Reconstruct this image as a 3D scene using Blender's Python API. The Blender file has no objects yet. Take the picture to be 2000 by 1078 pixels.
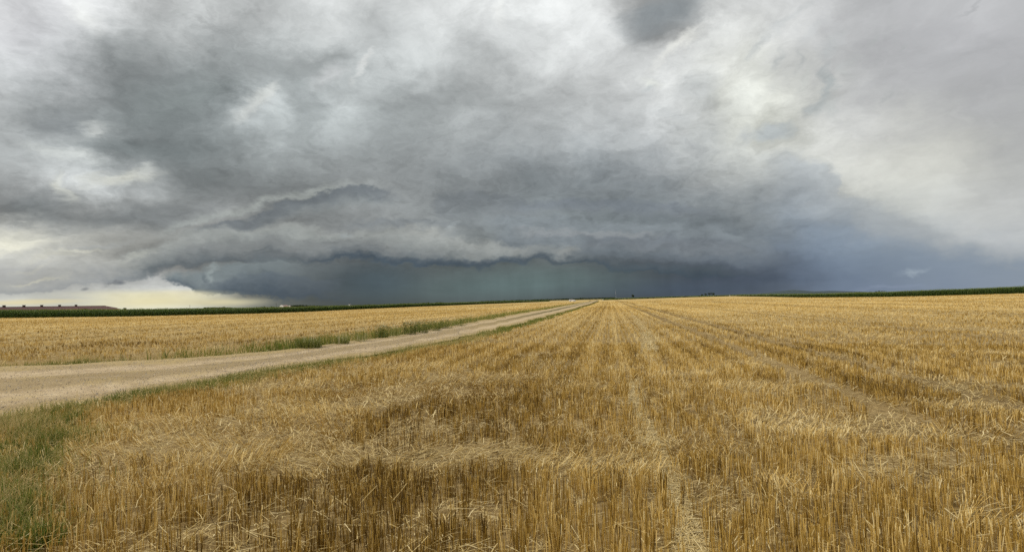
import bpy, math, random
import numpy as np

rng = np.random.default_rng(7)
random.seed(7)
SC = bpy.context.scene
COL = SC.collection

# ------------------------------------------------------------------ camera
W2, H2, FPX = 2000.0, 1078.0, 1235.0
EYE = 1.6
PITCH = math.atan(47.2 / FPX)
ROLL = math.atan(0.0213)
Fv = np.array([0.0, math.cos(PITCH), math.sin(PITCH)])
R0 = np.array([1.0, 0.0, 0.0]); U0 = np.cross(R0, Fv)
Rv = R0 * math.cos(ROLL) - U0 * math.sin(ROLL)
Uv = U0 * math.cos(ROLL) + R0 * math.sin(ROLL)
cam_d = bpy.data.cameras.new("camera"); cam = bpy.data.objects.new("camera", cam_d); COL.objects.link(cam)
cam_d.sensor_width = 36.0; cam_d.lens = 36.0 * FPX / W2
cam_d.clip_start = 0.05; cam_d.clip_end = 60000
from mathutils import Matrix, Vector
cam.matrix_world = Matrix(((Rv[0], Uv[0], -Fv[0], 0), (Rv[1], Uv[1], -Fv[1], 0), (Rv[2], Uv[2], -Fv[2], EYE), (0, 0, 0, 1)))
SC.camera = cam

def ray(px, py):
    d = Fv * FPX + Rv * (px - W2 / 2) - Uv * (py - H2 / 2)
    return d / np.linalg.norm(d)
def azel(px, py):
    d = ray(px, py)
    return math.atan2(d[0], d[1]), math.asin(d[2])
def pix(az, el):
    d = np.array([math.sin(az) * math.cos(el), math.cos(az) * math.cos(el), math.sin(el)])
    f = d @ Fv
    return W2 / 2 + FPX * (d @ Rv) / f, H2 / 2 - FPX * (d @ Uv) / f

# ------------------------------------------------------------------ view / exposure
SC.view_settings.view_transform = 'Standard'; SC.view_settings.look = 'None'
SC.view_settings.exposure = 0.0; SC.view_settings.gamma = 1.0
SC.render.engine = 'CYCLES'
SC.cycles.use_denoising = False
SC.cycles.max_bounces = 5; SC.cycles.diffuse_bounces = 3; SC.cycles.glossy_bounces = 2
SC.cycles.transmission_bounces = 2; SC.cycles.transparent_max_bounces = 4
SC.cycles.caustics_reflective = False; SC.cycles.caustics_refractive = False
SC.cycles.use_adaptive_sampling = True; SC.cycles.adaptive_threshold = 0.02

# ------------------------------------------------------------------ sun (overcast, soft)
SUN_EL, SUN_AZ = 40.0, -118.0      # behind the camera and to the left
sd = bpy.data.lights.new("sun", 'SUN'); so = bpy.data.objects.new("sun", sd); COL.objects.link(so)
sd.energy = 1.5; sd.angle = math.radians(10); sd.color = (1.0, 0.93, 0.82)
a, e = math.radians(SUN_AZ), math.radians(SUN_EL)
sdir = Vector((math.sin(a) * math.cos(e), math.cos(a) * math.cos(e), math.sin(e)))
so.rotation_euler = sdir.to_track_quat('Z', 'Y').to_euler()

# ------------------------------------------------------------------ world: storm sky, all nodes
world = bpy.data.worlds.new("World"); SC.world = world; world.use_nodes = True
NT = world.node_tree
for n in list(NT.nodes): NT.nodes.remove(n)
class G:
    """tiny node helper"""
    def __init__(s, nt): s.nt = nt
    def n(s, t, **kw):
        nd = s.nt.nodes.new(t)
        for k, v in kw.items(): setattr(nd, k, v)
        return nd
    def put(s, sock, v):
        if isinstance(v, bpy.types.NodeSocket): s.nt.links.new(v, sock)
        elif v is not None: sock.default_value = v
    def m(s, op, a, b=None, c=None, clamp=False):
        nd = s.n('ShaderNodeMath', operation=op, use_clamp=clamp)
        s.put(nd.inputs[0], a); s.put(nd.inputs[1], b); s.put(nd.inputs[2], c); return nd.outputs[0]
    def v(s, op, a, b=None, c=None):
        nd = s.n('ShaderNodeVectorMath', operation=op)
        s.put(nd.inputs[0], a); s.put(nd.inputs[1], b); s.put(nd.inputs[2], c)
        return nd.outputs['Value'] if op in ('LENGTH', 'DOT_PRODUCT') else nd.outputs[0]
    def xyz(s, x, y, z=0.0):
        nd = s.n('ShaderNodeCombineXYZ'); s.put(nd.inputs[0], x); s.put(nd.inputs[1], y); s.put(nd.inputs[2], z); return nd.outputs[0]
    def sep(s, v):
        nd = s.n('ShaderNodeSeparateXYZ'); s.put(nd.inputs[0], v); return nd.outputs
    def mix(s, f, a, b):
        nd = s.n('ShaderNodeMix', data_type='RGBA'); s.put(nd.inputs[0], f)
        s.put(nd.inputs[6], a if isinstance(a, bpy.types.NodeSocket) else (*a, 1)); s.put(nd.inputs[7], b if isinstance(b, bpy.types.NodeSocket) else (*b, 1)); return nd.outputs[2]
    def rng(s, x, a, b, c=0.0, d=1.0, t='LINEAR'):
        nd = s.n('ShaderNodeMapRange', interpolation_type=t); s.put(nd.inputs[0], x)
        for i, q in enumerate((a, b, c, d)): s.put(nd.inputs[1 + i], q)
        return nd.outputs[0]
    def noise(s, v, sc, det=3.0, ro=0.55, lac=2.0, dist=0.0, out='Fac', typ='FBM', dim='3D'):
        nd = s.n('ShaderNodeTexNoise', noise_dimensions=dim); nd.noise_type = typ; s.put(nd.inputs['Vector'], v)
        nd.inputs['Scale'].default_value = sc; nd.inputs['Detail'].default_value = det
        nd.inputs['Roughness'].default_value = ro; nd.inputs['Lacunarity'].default_value = lac
        nd.inputs['Distortion'].default_value = dist
        return nd.outputs[out]
    def map(s, v, loc=(0, 0, 0), rot=(0, 0, 0), sc=(1, 1, 1), typ='POINT'):
        nd = s.n('ShaderNodeMapping', vector_type=typ); s.put(nd.inputs[0], v)
        nd.inputs[1].default_value = loc; nd.inputs[2].default_value = rot; nd.inputs[3].default_value = sc; return nd.outputs[0]
g = G(NT)
D = g.n('ShaderNodeTexCoord').outputs['Generated']
dx, dy, dz = g.sep(D)
az = g.m('ARCTAN2', dx, dy); el = g.m('ARCSINE', dz)
# cloud-layer coordinates: direction projected on a plane overhead, so detail shrinks to the horizon
den = g.m('ADD', g.m('MAXIMUM', dz, 0.0), 0.16)
Q = g.xyz(g.m('DIVIDE', dx, den), g.m('DIVIDE', dy, den), 0.0)
P = g.xyz(az, el, 0.0)
n1 = g.noise(Q, 1.5, 4.0, 0.55, out='Color')
n2 = g.noise(g.map(Q, (5, 2, 1)), 5.0, 5.0, 0.6, out='Color')
off1 = g.v('SUBTRACT', n1, (0.5, 0.5, 0.5)); off2 = g.v('SUBTRACT', n2, (0.5, 0.5, 0.5))
hk = g.rng(el, 0.0, 0.22, 0.22, 1.0)                       # smaller billows low down
def warp(a, b):
    w = g.v('ADD', g.v('SCALE', off1), g.v('SCALE', off2))
    A = w.node.inputs[0].links[0].from_node; B = w.node.inputs[1].links[0].from_node
    A.inputs['Scale'].default_value = a; B.inputs['Scale'].default_value = b
    sc = g.v('MULTIPLY', w, (1.0, 0.62, 0.0)); k = g.v('SCALE', sc); NT.links.new(hk, k.node.inputs['Scale'])
    return g.v('ADD', P, k)
P1 = warp(0.075, 0.055)     # soft masses
P2 = warp(0.045, 0.075)     # ragged edges
P3 = warp(0.015, 0.012)     # nearly in place
n3 = g.noise(g.map(P, (4, 7, 0), sc=(1.0, 1.5, 1.0)), 17.0, 6.0, 0.62, out='Color')
P4 = g.v('ADD', P, g.v('MULTIPLY', g.v('SUBTRACT', n3, (0.5, 0.5, 0.5)), (0.078, 0.052, 0.0)))   # lumpy cloud edges
n4 = g.noise(g.map(P, (9, 3, 0), sc=(1.0, 1.4, 1.0)), 9.0, 8.0, 0.66, out='Color')
P1 = g.v('ADD', P1, g.v('MULTIPLY', g.v('MULTIPLY', g.v('SUBTRACT', n4, (0.5, 0.5, 0.5)), (0.14, 0.10, 0.0)), g.xyz(hk, hk, 0.0)))
P2 = g.v('ADD', P2, g.v('MULTIPLY', g.v('SUBTRACT', n3, (0.5, 0.5, 0.5)), (0.030, 0.022, 0.0)))

def rows_to_arr(s):
    return [tuple(float(q) for q in p.split(':')) for p in s.split(',')]
LUM = {
 0: "0:205,60:190,100:192,150:222,190:224,210:205,250:188,300:173,350:175,400:185,450:180,500:178,550:195,600:205,650:212,700:205,750:200,800:208,900:208,950:225,1000:212,1050:210,1100:222,1150:212,1200:185,1250:160,1300:150,1350:150,1400:170,1450:195,1500:195,1550:205,1600:200,1650:185,1700:182,1800:182,1900:188,2000:180",
 60: "0:203,50:185,100:203,150:214,200:197,250:180,300:165,350:165,400:176,450:150,500:158,550:175,600:205,650:202,700:175,750:180,800:205,850:205,900:200,950:205,980:215,1000:210,1050:205,1100:222,1150:212,1200:205,1230:170,1260:145,1300:148,1340:175,1390:213,1450:210,1500:208,1550:200,1600:190,1650:182,1700:180,1800:178,1900:180,2000:178",
 120: "0:185,50:192,100:188,150:168,200:155,250:150,300:143,330:135,350:140,400:150,450:150,500:140,550:148,600:152,650:155,700:165,720:200,750:175,800:208,850:185,900:170,950:175,1000:195,1050:190,1100:205,1150:200,1200:190,1250:200,1300:215,1350:222,1400:212,1450:200,1500:193,1550:203,1600:193,1650:180,1700:175,1800:176,1900:174,2000:174",
 180: "0:175,50:175,100:158,150:140,200:134,250:131,300:131,350:136,400:134,450:129,500:150,530:210,560:152,600:165,650:193,700:172,750:165,800:153,850:153,900:155,950:157,1000:165,1050:165,1100:180,1150:170,1200:180,1250:195,1300:180,1350:198,1400:175,1440:215,1480:225,1510:215,1550:213,1600:180,1620:170,1650:193,1700:178,1800:172,1900:172,2000:171",
 240: "0:165,50:145,90:130,130:135,170:176,200:165,250:130,300:127,350:130,400:143,450:155,480:205,500:192,550:178,600:165,650:172,700:163,750:150,800:152,850:158,900:173,950:164,1000:170,1050:173,1100:165,1150:183,1200:178,1250:190,1280:203,1320:182,1350:180,1400:185,1430:215,1460:200,1500:180,1530:163,1560:175,1600:200,1650:195,1700:190,1800:182,1900:178,2000:170",
 300: "0:165,50:175,100:183,150:163,200:130,250:126,300:128,350:126,400:128,450:133,500:133,550:148,600:153,650:150,700:148,750:143,800:148,900:152,1000:152,1050:148,1100:162,1150:167,1200:170,1300:168,1400:178,1450:188,1500:176,1550:185,1600:200,1700:202,1800:190,1900:180,2000:172",
 360: "0:145,50:152,100:180,130:193,170:190,200:178,250:183,300:168,330:148,350:127,400:122,450:120,500:120,550:123,600:127,650:133,700:138,750:140,800:136,900:136,1000:132,1050:128,1100:128,1150:128,1200:130,1300:138,1400:153,1450:158,1500:158,1600:158,1640:163,1680:200,1750:208,1800:202,1900:188,2000:180",
 420: "0:123,50:118,100:128,150:123,200:118,250:116,300:120,350:132,400:150,450:148,500:133,550:120,600:120,650:124,700:133,750:146,800:146,850:138,900:124,950:132,1000:130,1050:133,1100:128,1150:124,1200:119,1300:117,1400:121,1450:124,1500:129,1600:148,1700:172,1800:200,1900:199,2000:190",
 460: "0:190,50:195,100:182,150:167,200:157,250:152,300:150,350:146,400:124,450:112,500:120,550:125,600:125,650:133,700:130,750:135,800:148,850:148,900:125,950:120,1000:133,1050:133,1100:126,1150:125,1200:120,1250:116,1300:115,1400:107,1450:107,1500:116,1600:138,1700:155,1800:177,1900:188,2000:190",
 500: "0:187,50:190,100:177,150:165,200:152,250:130,280:118,300:118,350:108,400:96,450:92,500:95,550:96,600:92,650:94,700:86,750:81,800:79,850:76,900:74,950:74,1000:82,1050:86,1100:105,1150:92,1200:87,1250:90,1300:91,1350:99,1400:102,1450:106,1500:108,1550:103,1600:110,1650:120,1700:130,1800:150,1900:165,2000:175",
 540: "0:158,50:157,100:150,150:145,200:138,250:150,300:153,350:135,400:116,450:112,500:106,550:98,600:86,650:81,700:77,750:80,800:90,850:95,900:96,950:98,1000:100,1050:99,1100:94,1150:88,1200:81,1250:76,1300:74,1350:75,1400:78,1450:81,1500:85,1550:89,1600:96,1650:106,1700:118,1750:135,1800:142,1850:142,1900:150,2000:160",
 566: "0:162,50:168,100:178,150:188,200:195,250:204,300:210,350:205,400:185,450:110,500:86,550:82,600:81,700:77,800:86,900:93,1000:92,1100:86,1200:80,1300:78,1400:81,1500:92,1600:112,1700:125,1800:140,1900:150,2000:160",
 592: "0:212,50:208,100:202,150:197,200:206,250:216,300:226,350:217,400:205,450:170,500:135,550:108,600:92,700:79,800:81,900:89,1000:86,1100:82,1200:79,1300:78,1400:84,1500:98,1600:118,1700:135,1800:145,1900:152,2000:160",
}
TINT = [  # px, py, rx, ry, (dr,dg,db)
 (150, 480, 320, 60, (3, 1, -6)), (280, 610, 330, 36, (12, 6, -34)), (0, 475, 130, 26, (8, 4, -12)),
 (250, 250, 420, 180, (-4, 0, 1)), (880, 560, 330, 75, (-8, 2, 4)), (1080, 545, 160, 45, (-3, 3, 0)),
 (1450, 545, 300, 80, (-9, -1, 14)), (1750, 525, 320, 75, (-13, 0, 19)), (1550, 430, 300, 90, (-4, 0, 5)),
 (1150, 360, 330, 110, (-5, 0, 4)), (1150, 440, 500, 60, (-4, 1, 2)), (1750, 350, 220, 120, (4, 2, -9)), (1480, 190, 130, 140, (3, 3, -9)),
 (1900, 60, 350, 200, (0, -1, 3)), (50, 40, 150, 120, (2, 0, 4)), (650, 200, 500, 200, (-4, 1, 2)), (650, 560, 160, 60, (-5, 0, 6)),
]
ys = sorted(LUM); rowdata = {y: rows_to_arr(LUM[y]) for y in ys}
def photo(px, py):
    py = min(max(py, ys[0]), ys[-1]); px = min(max(px, 0), 2000)
    j = max(0, min(len(ys) - 2, int(np.searchsorted(ys, py, side='right')) - 1))
    t = (py - ys[j]) / (ys[j + 1] - ys[j])
    L = [np.interp(px, [p[0] for p in rowdata[ys[q]]], [p[1] for p in rowdata[ys[q]]]) for q in (j, j + 1)]
    l = L[0] * (1 - t) + L[1] * t
    c = np.array([l, l, l])
    for tx, ty, rx, ry, d in TINT:
        r2 = ((px - tx) / rx) ** 2 + ((py - ty) / ry) ** 2
        c = c + 0.6 * np.array(d) * math.exp(-r2 * 1.2)
    return np.clip(c / 255.0, 0, 1)
AZ0, AZ1 = -0.76, 0.76
NS = 32
rows = [azel(1000, y)[1] for y in (592, 575, 558, 540, 520, 500, 480, 460, 438, 415, 390, 360, 328, 295, 262, 228, 194, 160, 125, 88, 50, 10, -30)]
wx, wy, _ = g.sep(P1)
fx = g.rng(wx, AZ0, AZ1, 0.0, 1.0)
col = None
for j, e_ in enumerate(rows):
    cr = g.n('ShaderNodeValToRGB'); cr.color_ramp.interpolation = 'CARDINAL'
    els = cr.color_ramp.elements
    while len(els) < NS: els.new(0.5)
    for i in range(NS):
        t = i / (NS - 1); els[i].position = t
    for i in range(NS):
        t = i / (NS - 1); px, py = pix(AZ0 + (AZ1 - AZ0) * t, e_)
        c = photo(px, py); els[i].color = (*c, 1)
    g.put(cr.inputs[0], fx)
    c = cr.outputs[0]
    if col is None: col = c
    else: col = g.mix(g.rng(wy, rows[j - 1], e_), col, c)

# features with an edge of their own: (x, y, rx, ry, tilt deg, rgb, strength, edge softness, warp)
def blob(px, py, rx, ry, tilt, rgb, k=1.0, soft=0.8, W=None):
    rx *= 1.4; ry *= 1.4; soft = min(1.0, soft * 1.7)
    global col
    a0, e0 = azel(px, py); a1, _ = azel(px + 1, py); _, e1 = azel(px, py - 1)
    m = g.map(W if W is not None else P2, (a0, e0, 0), (0, 0, math.radians(tilt + 1.2)), (rx * (a1 - a0), ry * (e1 - e0), 1), 'TEXTURE')
    gr = g.n('ShaderNodeTexGradient', gradient_type='SPHERICAL'); g.put(gr.inputs[0], m)
    f = g.rng(gr.outputs['Fac'], 0.0, soft, 0.0, k, 'SMOOTHSTEP')
    if len(rgb) == 1: rgb = rgb * 3
    col = g.mix(f, col, tuple(q / 255 for q in rgb))
def band(top, bot, ctop, cbot, k=1.0, st=6, sb=4, ends=(40, 40), W=None):
    """a cloud layer between two silhouettes given as (px, row) points, its tone running from ctop to cbot"""
    global col
    wx_, wy_, _ = g.sep(W if W is not None else P4)
    def curve(pts):
        fc = g.n('ShaderNodeFloatCurve'); c = fc.mapping.curves[0]
        ae = [azel(*p) for p in pts]; ps = [((a_ - AZ0) / (AZ1 - AZ0), (e_ + .02) / 0.5) for a_, e_ in ae]
        while len(c.points) < len(ps): c.points.new(.5, .5)
        for q_, p_ in zip(c.points, sorted(ps)): q_.location = p_
        fc.mapping.update(); g.put(fc.inputs['Value'], g.rng(wx_, AZ0, AZ1, 0, 1)); return g.m('MULTIPLY_ADD', fc.outputs[0], 0.5, -0.02)
    T, B = curve(top), curve(bot); pxr = 1 / 1300.0
    a_ = g.rng(g.m('SUBTRACT', T, wy_), -st * pxr, st * pxr, 0, 1, 'SMOOTHSTEP'); b_ = g.rng(g.m('SUBTRACT', wy_, B), -sb * pxr, sb * pxr, 0, 1, 'SMOOTHSTEP')
    x0, x1 = azel(*top[0])[0], azel(*top[-1])[0]
    e_ = g.m('MULTIPLY', g.rng(wx_, x0, x0 + ends[0] * pxr, 0, 1, 'SMOOTHSTEP'), g.rng(wx_, x1 - ends[1] * pxr, x1, 1, 0, 'SMOOTHSTEP'))
    f = g.m('MULTIPLY', g.m('MULTIPLY', a_, b_), g.m('MULTIPLY', e_, k))
    t = g.m('DIVIDE', g.m('SUBTRACT', T, wy_), g.m('MAXIMUM', g.m('SUBTRACT', T, B), 0.002), clamp=True)
    h = lambda c: tuple(q / 255 for q in (c * 3 if len(c) == 1 else c))
    col = g.mix(f, col, g.mix(g.m('POWER', t, 1.9), h(ctop), h(cbot)))
BASE = [(560, 509), (620, 507), (700, 512), (780, 520), (850, 522), (950, 518), (1000, 512), (1060, 510), (1130, 508), (1200, 520), (1300, 533), (1380, 543), (1450, 541), (1540, 532)]
# the lighter arc above the shelf and the torn fragments under it
band([(270, 470), (330, 440), (400, 418), (500, 390), (600, 372), (700, 360), (800, 352)], [(270, 486), (330, 458), (400, 436), (500, 405), (600, 386), (700, 372), (800, 362)], (160, 163, 160), (150, 153, 151), .75, 9, 6, (60, 200))
band([(340, 468), (430, 437), (480, 424), (535, 404), (580, 392), (640, 378), (700, 368), (760, 368), (800, 378)], [(340, 486), (430, 462), (480, 452), (535, 432), (580, 424), (640, 412), (700, 400), (760, 394), (800, 396)], (110, 114, 118), (134, 138, 139), .85, 5, 14, (60, 60))
band([(820, 410), (850, 392), (900, 378), (960, 375), (1020, 384), (1060, 402)], [(820, 424), (850, 428), (900, 436), (960, 440), (1020, 436), (1060, 420)], (116, 120, 124), (132, 136, 139), .55, 7, 12)
# right wing of the shelf
band([(930, 440), (1000, 424), (1100, 426), (1200, 430), (1300, 436), (1400, 446), (1470, 462), (1530, 488), (1590, 515)], [(930, 492), (1000, 494), (1100, 500), (1200, 502), (1300, 506), (1400, 516), (1470, 522), (1530, 526), (1590, 530)], (130, 136, 141), (98, 106, 115), .65, 8, 10, (60, 160))
band([(1120, 470), (1200, 458), (1300, 458), (1400, 468), (1480, 484)], [(1120, 482), (1200, 482), (1300, 486), (1400, 492), (1480, 496)], (108, 113, 120), (120, 124, 129), .6, 6, 10)
# left and middle shelf: lit lumpy tops over dark undersides
band([(190, 532), (240, 505), (290, 482), (340, 462), (400, 452), (470, 444), (540, 440), (600, 446), (680, 452), (740, 450), (790, 442), (840, 446), (880, 462), (940, 474), (1010, 480), (1080, 478), (1115, 482), (1150, 496), (1180, 503)],
     [(190, 552), (240, 550), (290, 541), (340, 526), (400, 516), (470, 511), (540, 510), (600, 509), (680, 512), (740, 518), (790, 522), (840, 522), (880, 521), (940, 519), (1010, 512), (1080, 510), (1115, 508), (1150, 512), (1180, 516)], (148, 150, 148), (84, 91, 97), .9, 8, 7, (50, 200))
band([(330, 500), (380, 482), (440, 472), (520, 466), (600, 470), (680, 466), (740, 476), (800, 480)], [(330, 528), (380, 520), (440, 512), (520, 509), (600, 508), (680, 512), (740, 517), (800, 521)], (120, 122, 123), (88, 94, 99), .6, 8, 6)
band([(400, 462), (460, 452), (520, 446), (580, 452), (640, 458), (700, 460)], [(400, 476), (460, 470), (520, 466), (580, 470), (640, 474), (700, 474)], (142, 145, 143), (118, 121, 122), .6, 4, 8)
band([(560, 504), (650, 499), (700, 501), (800, 505), (900, 505), (1000, 502), (1100, 502), (1200, 507), (1300, 513), (1400, 521), (1540, 526)], [(560, 509), (650, 508), (700, 512), (800, 521), (900, 521), (1000, 512), (1100, 508), (1200, 520), (1300, 533), (1400, 543), (1540, 534)], (78, 86, 94), (64, 75, 86), .95, 8, 4, (90, 160), W=P4)
band([(450, 486), (520, 478), (600, 482), (700, 478), (800, 486), (900, 490)], [(450, 494), (520, 490), (600, 494), (700, 492), (800, 498), (900, 500)], (126, 129, 130), (98, 103, 108), .55, 4, 5, (80, 80))
band([(640, 440), (720, 430), (800, 428), (880, 434), (960, 446)], [(640, 452), (720, 446), (800, 444), (880, 450), (960, 460)], (122, 126, 130), (140, 143, 144), .55, 4, 8, (80, 80))
band([(960, 398), (1080, 392), (1200, 396), (1320, 404), (1440, 420)], [(960, 418), (1080, 414), (1200, 416), (1320, 424), (1440, 438)], (114, 119, 127), (126, 130, 136), .5, 8, 12, (120, 120))
band([(980, 452), (1050, 448), (1130, 452), (1220, 448), (1300, 452)], [(980, 462), (1050, 460), (1130, 464), (1220, 462), (1300, 464)], (142, 144, 146), (122, 126, 131), .6, 4, 6, (60, 60))
# low cloud under the left wing
band([(300, 548), (345, 540), (400, 526), (460, 517), (520, 508), (590, 510), (660, 516), (720, 524)], [(300, 550), (345, 563), (400, 571), (470, 577), (540, 582), (600, 587), (660, 590), (720, 592)], (118, 126, 129), (76, 86, 96), .9, 9, 4, (20, 220))
band([(380, 552), (450, 545), (520, 540), (600, 545), (680, 552)], [(380, 566), (450, 574), (520, 578), (600, 582), (680, 586)], (92, 100, 108), (72, 82, 93), .7, 7, 4, (40, 60))
# grey roll reaching left
band([(-60, 548), (0, 540), (60, 534), (130, 524), (200, 512), (250, 508), (300, 520)], [(-60, 578), (0, 574), (60, 571), (120, 562), (180, 553), (240, 549), (300, 546)], (176, 175, 170), (140, 143, 147), .6, 12, 3, (20, 40))
# edge of the anvil on the right
band([(1440, 296), (1540, 300), (1600, 322), (1645, 350), (1665, 384), (1720, 402), (1790, 428), (1860, 456), (1950, 488), (2040, 505)], [(1440, 470), (1540, 470), (1600, 480), (1645, 490), (1665, 500), (1720, 505), (1790, 510), (1860, 515), (1950, 520), (2040, 530)], (164, 168, 172), (122, 134, 150), .7, 14, 40, (120, 40))
band([(1500, 440), (1600, 452), (1700, 468), (1800, 486), (1900, 500), (2040, 512)], [(1500, 600), (1600, 600), (1700, 600), (1800, 600), (1900, 600), (2040, 600)], (128, 142, 160), (112, 130, 162), .55, 22, 10, (120, 40))
for B_ in [
 (60, 410, 75, 36, 0, (120, 124, 126), .6, .9, P1), (250, 425, 190, 30, 8, (117, 121, 124), .5, .9, P1),
 (110, 238, 62, 34, 10, (131, 134, 136), .7, .6, P2), (350, 190, 150, 40, 25, (132, 137, 137), .5, .9, P2), (300, 290, 160, 26, 6, (124, 129, 130), .6, .8, P2),
 (120, 302, 75, 15, -8, (190, 192, 190), .7, .7, P2), (245, 350, 80, 17, 12, (193, 192, 184), .8, .6, P2), (285, 335, 34, 15, 30, (186, 187, 184), .6, .7, P2),
 (125, 368, 18, 30, 0, (198, 198, 190), .7, .8, P2), (182, 254, 44, 18, 15, (186, 187, 185), .7, .7, P2),
 (505, 202, 60, 15, 42, (205, 206, 202), .75, .9, P2), (540, 172, 28, 12, 50, (206, 207, 205), .6, .9, P2), (490, 215, 60, 24, 30, (186, 188, 188), .5, .9, P2),
 (650, 142, 42, 20, 25, (192, 192, 193), .6, .8, P2), (714, 122, 32, 9, 58, (212, 212, 211), .7, .9, P2),
 (170, 25, 60, 26, -30, (226, 226, 224), .7, .8, P2), (975, 20, 14, 40, 0, (228, 228, 226), .6, .9, P2),
 (1325, 92, 66, 16, 32, (222, 221, 217), .85, .7, P4), (1300, 24, 92, 44, 14, (142, 146, 149), .95, .5, P4),
 (1272, 163, 34, 12, -15, (214, 215, 209), .6, .8, P4), (1262, 172, 20, 7, 10, (176, 179, 180), .7, .8, P4),
 (1365, 175, 40, 50, -10, (174, 176, 177), .55, .8, P4), (1320, 232, 45, 16, -20, (172, 174, 175), .45, .9, P4),
 (1455, 190, 44, 58, -30, (220, 221, 216), .6, .7, P4), (1545, 215, 36, 30, 40, (216, 216, 210), .6, .9, P4),
 (1478, 94, 32, 12, 48, (180, 182, 182), .65, .8, P4), (1516, 118, 27, 12, 52, (178, 180, 180), .65, .8, P4),
 (1558, 122, 26, 10, 62, (180, 182, 182), .65, .8, P4), (1626, 90, 34, 22, 55, (180, 182, 183), .7, .7, P4),
 (1613, 165, 15, 40, -6, (166, 170, 171), .8, .8, P4), (1590, 60, 40, 10, 40, (186, 187, 188), .6, .9, P4), (1570, 160, 40, 10, 60, (192, 193, 190), .6, .9, P4), (1660, 130, 14, 30, -10, (184, 186, 186), .5, .9, P4), (1600, 205, 28, 22, 10, (174, 177, 177), .85, .5, P4), (1632, 215, 14, 20, -15, (180, 182, 181), .7, .6, P4),
 (1512, 256, 42, 18, -8, (168, 172, 174), .85, .45, P4), (1458, 262, 22, 20, 30, (176, 179, 181), .6, .7, P4), (1735, 186, 8, 14, -20, (170, 171, 171), .6, .8, P4),
 (1710, 72, 16, 7, 40, (174, 176, 176), .6, .8, P4), (1770, 92, 18, 5, 25, (170, 172, 172), .5, .8, P4), (1895, 12, 34, 6, 25, (166, 166, 168), .6, .8, P4), (1540, 45, 60, 12, 30, (182, 184, 185), .5, .8, P4),
 (835, 450, 52, 13, 0, (160, 161, 158), .6, .7, P4), (887, 441, 22, 6, 22, (160, 166, 168), .4, 1, P4), (680, 458, 18, 6, 0, (150, 156, 158), .6, .8, P4),
 (1320, 565, 260, 26, -2, (74, 88, 106), .5, .9, P3), (1106, 487, 28, 9, 0, (136, 138, 137), .8, .5, P4),
 (1000, 558, 270, 36, 0, (100, 117, 118), .8, .95, P3), (740, 552, 90, 40, 0, (78, 92, 101), .6, .8, P3),
 (415, 530, 22, 7, 40, (152, 160, 160), .6, .6, P4), (395, 540, 8, 6, 40, (98, 106, 112), .7, .6, P4),
 (20, 478, 70, 14, 0, (220, 216, 200), .9, .8, P4), (150, 492, 60, 6, 8, (196, 193, 180), .7, .8, P4), (70, 545, 60, 4, 4, (196, 192, 176), .7, .8, P4), (270, 500, 40, 6, 25, (176, 176, 168), .6, .8, P4), (110, 505, 80, 5, 4, (188, 185, 172), .5, .8, P4), (60, 522, 50, 4, 4, (190, 187, 176), .5, .8, P4), (190, 478, 70, 6, 10, (156, 158, 158), .5, .8, P4),
 (300, 588, 130, 17, 0, (234, 222, 178), .9, 1, P3), (300, 575, 170, 10, -2, (224, 214, 176), .7, 1, P3), (430, 590, 100, 9, -2, (224, 212, 172), .85, .9, P3), (60, 590, 110, 5, 0, (232, 214, 165), .8, .9, P3), (370, 572, 60, 5, -5, (226, 216, 186), .5, .9, P3), (50, 592, 110, 7, 0, (222, 211, 176), .6, .8, P3),
 (236, 552, 12, 5, 0, (112, 115, 120), 1.0, .6, P3), (228, 551, 8, 3, 0, (120, 122, 126), 1.0, .6, P4), (166, 564, 9, 3, 10, (132, 133, 134), .9, .6, P3),
 (1775, 527, 32, 8, 10, (172, 183, 193), .55, .9, P4), (1740, 560, 90, 6, 2, (140, 150, 172), .4, .8, P4),
]: blob(*B_)

# a touch more contrast high up
kc = g.rng(el, 0.08, 0.18, 1.0, 1.22)
cc = g.v('SCALE', g.v('SUBTRACT', col, (0.60, 0.60, 0.60))); NT.links.new(kc, cc.node.inputs['Scale'])
col = g.v('ADD', cc, (0.60, 0.60, 0.60))
col = g.v('MULTIPLY', col, (0.99, 1.0, 0.995))
# fine fibrous detail, in luminance
rotQ = g.map(Q, (0, 0, 0), (0, 0, math.radians(35)), (1.0, 0.7, 1.0))
f1 = g.noise(rotQ, 3.4, 7.0, 0.58, dist=0.35)
f2 = g.noise(g.map(P2, (3, 1, 0), (0, 0, math.radians(-32)), (1.0, 1.5, 1.0)), 10.0, 8.0, 0.68, dist=0.3)
amp = g.m('MULTIPLY', g.rng(el, 0.01, 0.12, 0.30, 1.0), g.rng(az, 0.42, 0.60, 1.0, 0.45))
mod = g.m('MULTIPLY_ADD', g.m('SUBTRACT', f1, 0.5), 0.26, g.m('MULTIPLY', g.m('SUBTRACT', f2, 0.5), 0.42))
mod = g.m('MULTIPLY_ADD', mod, amp, 1.0)
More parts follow.
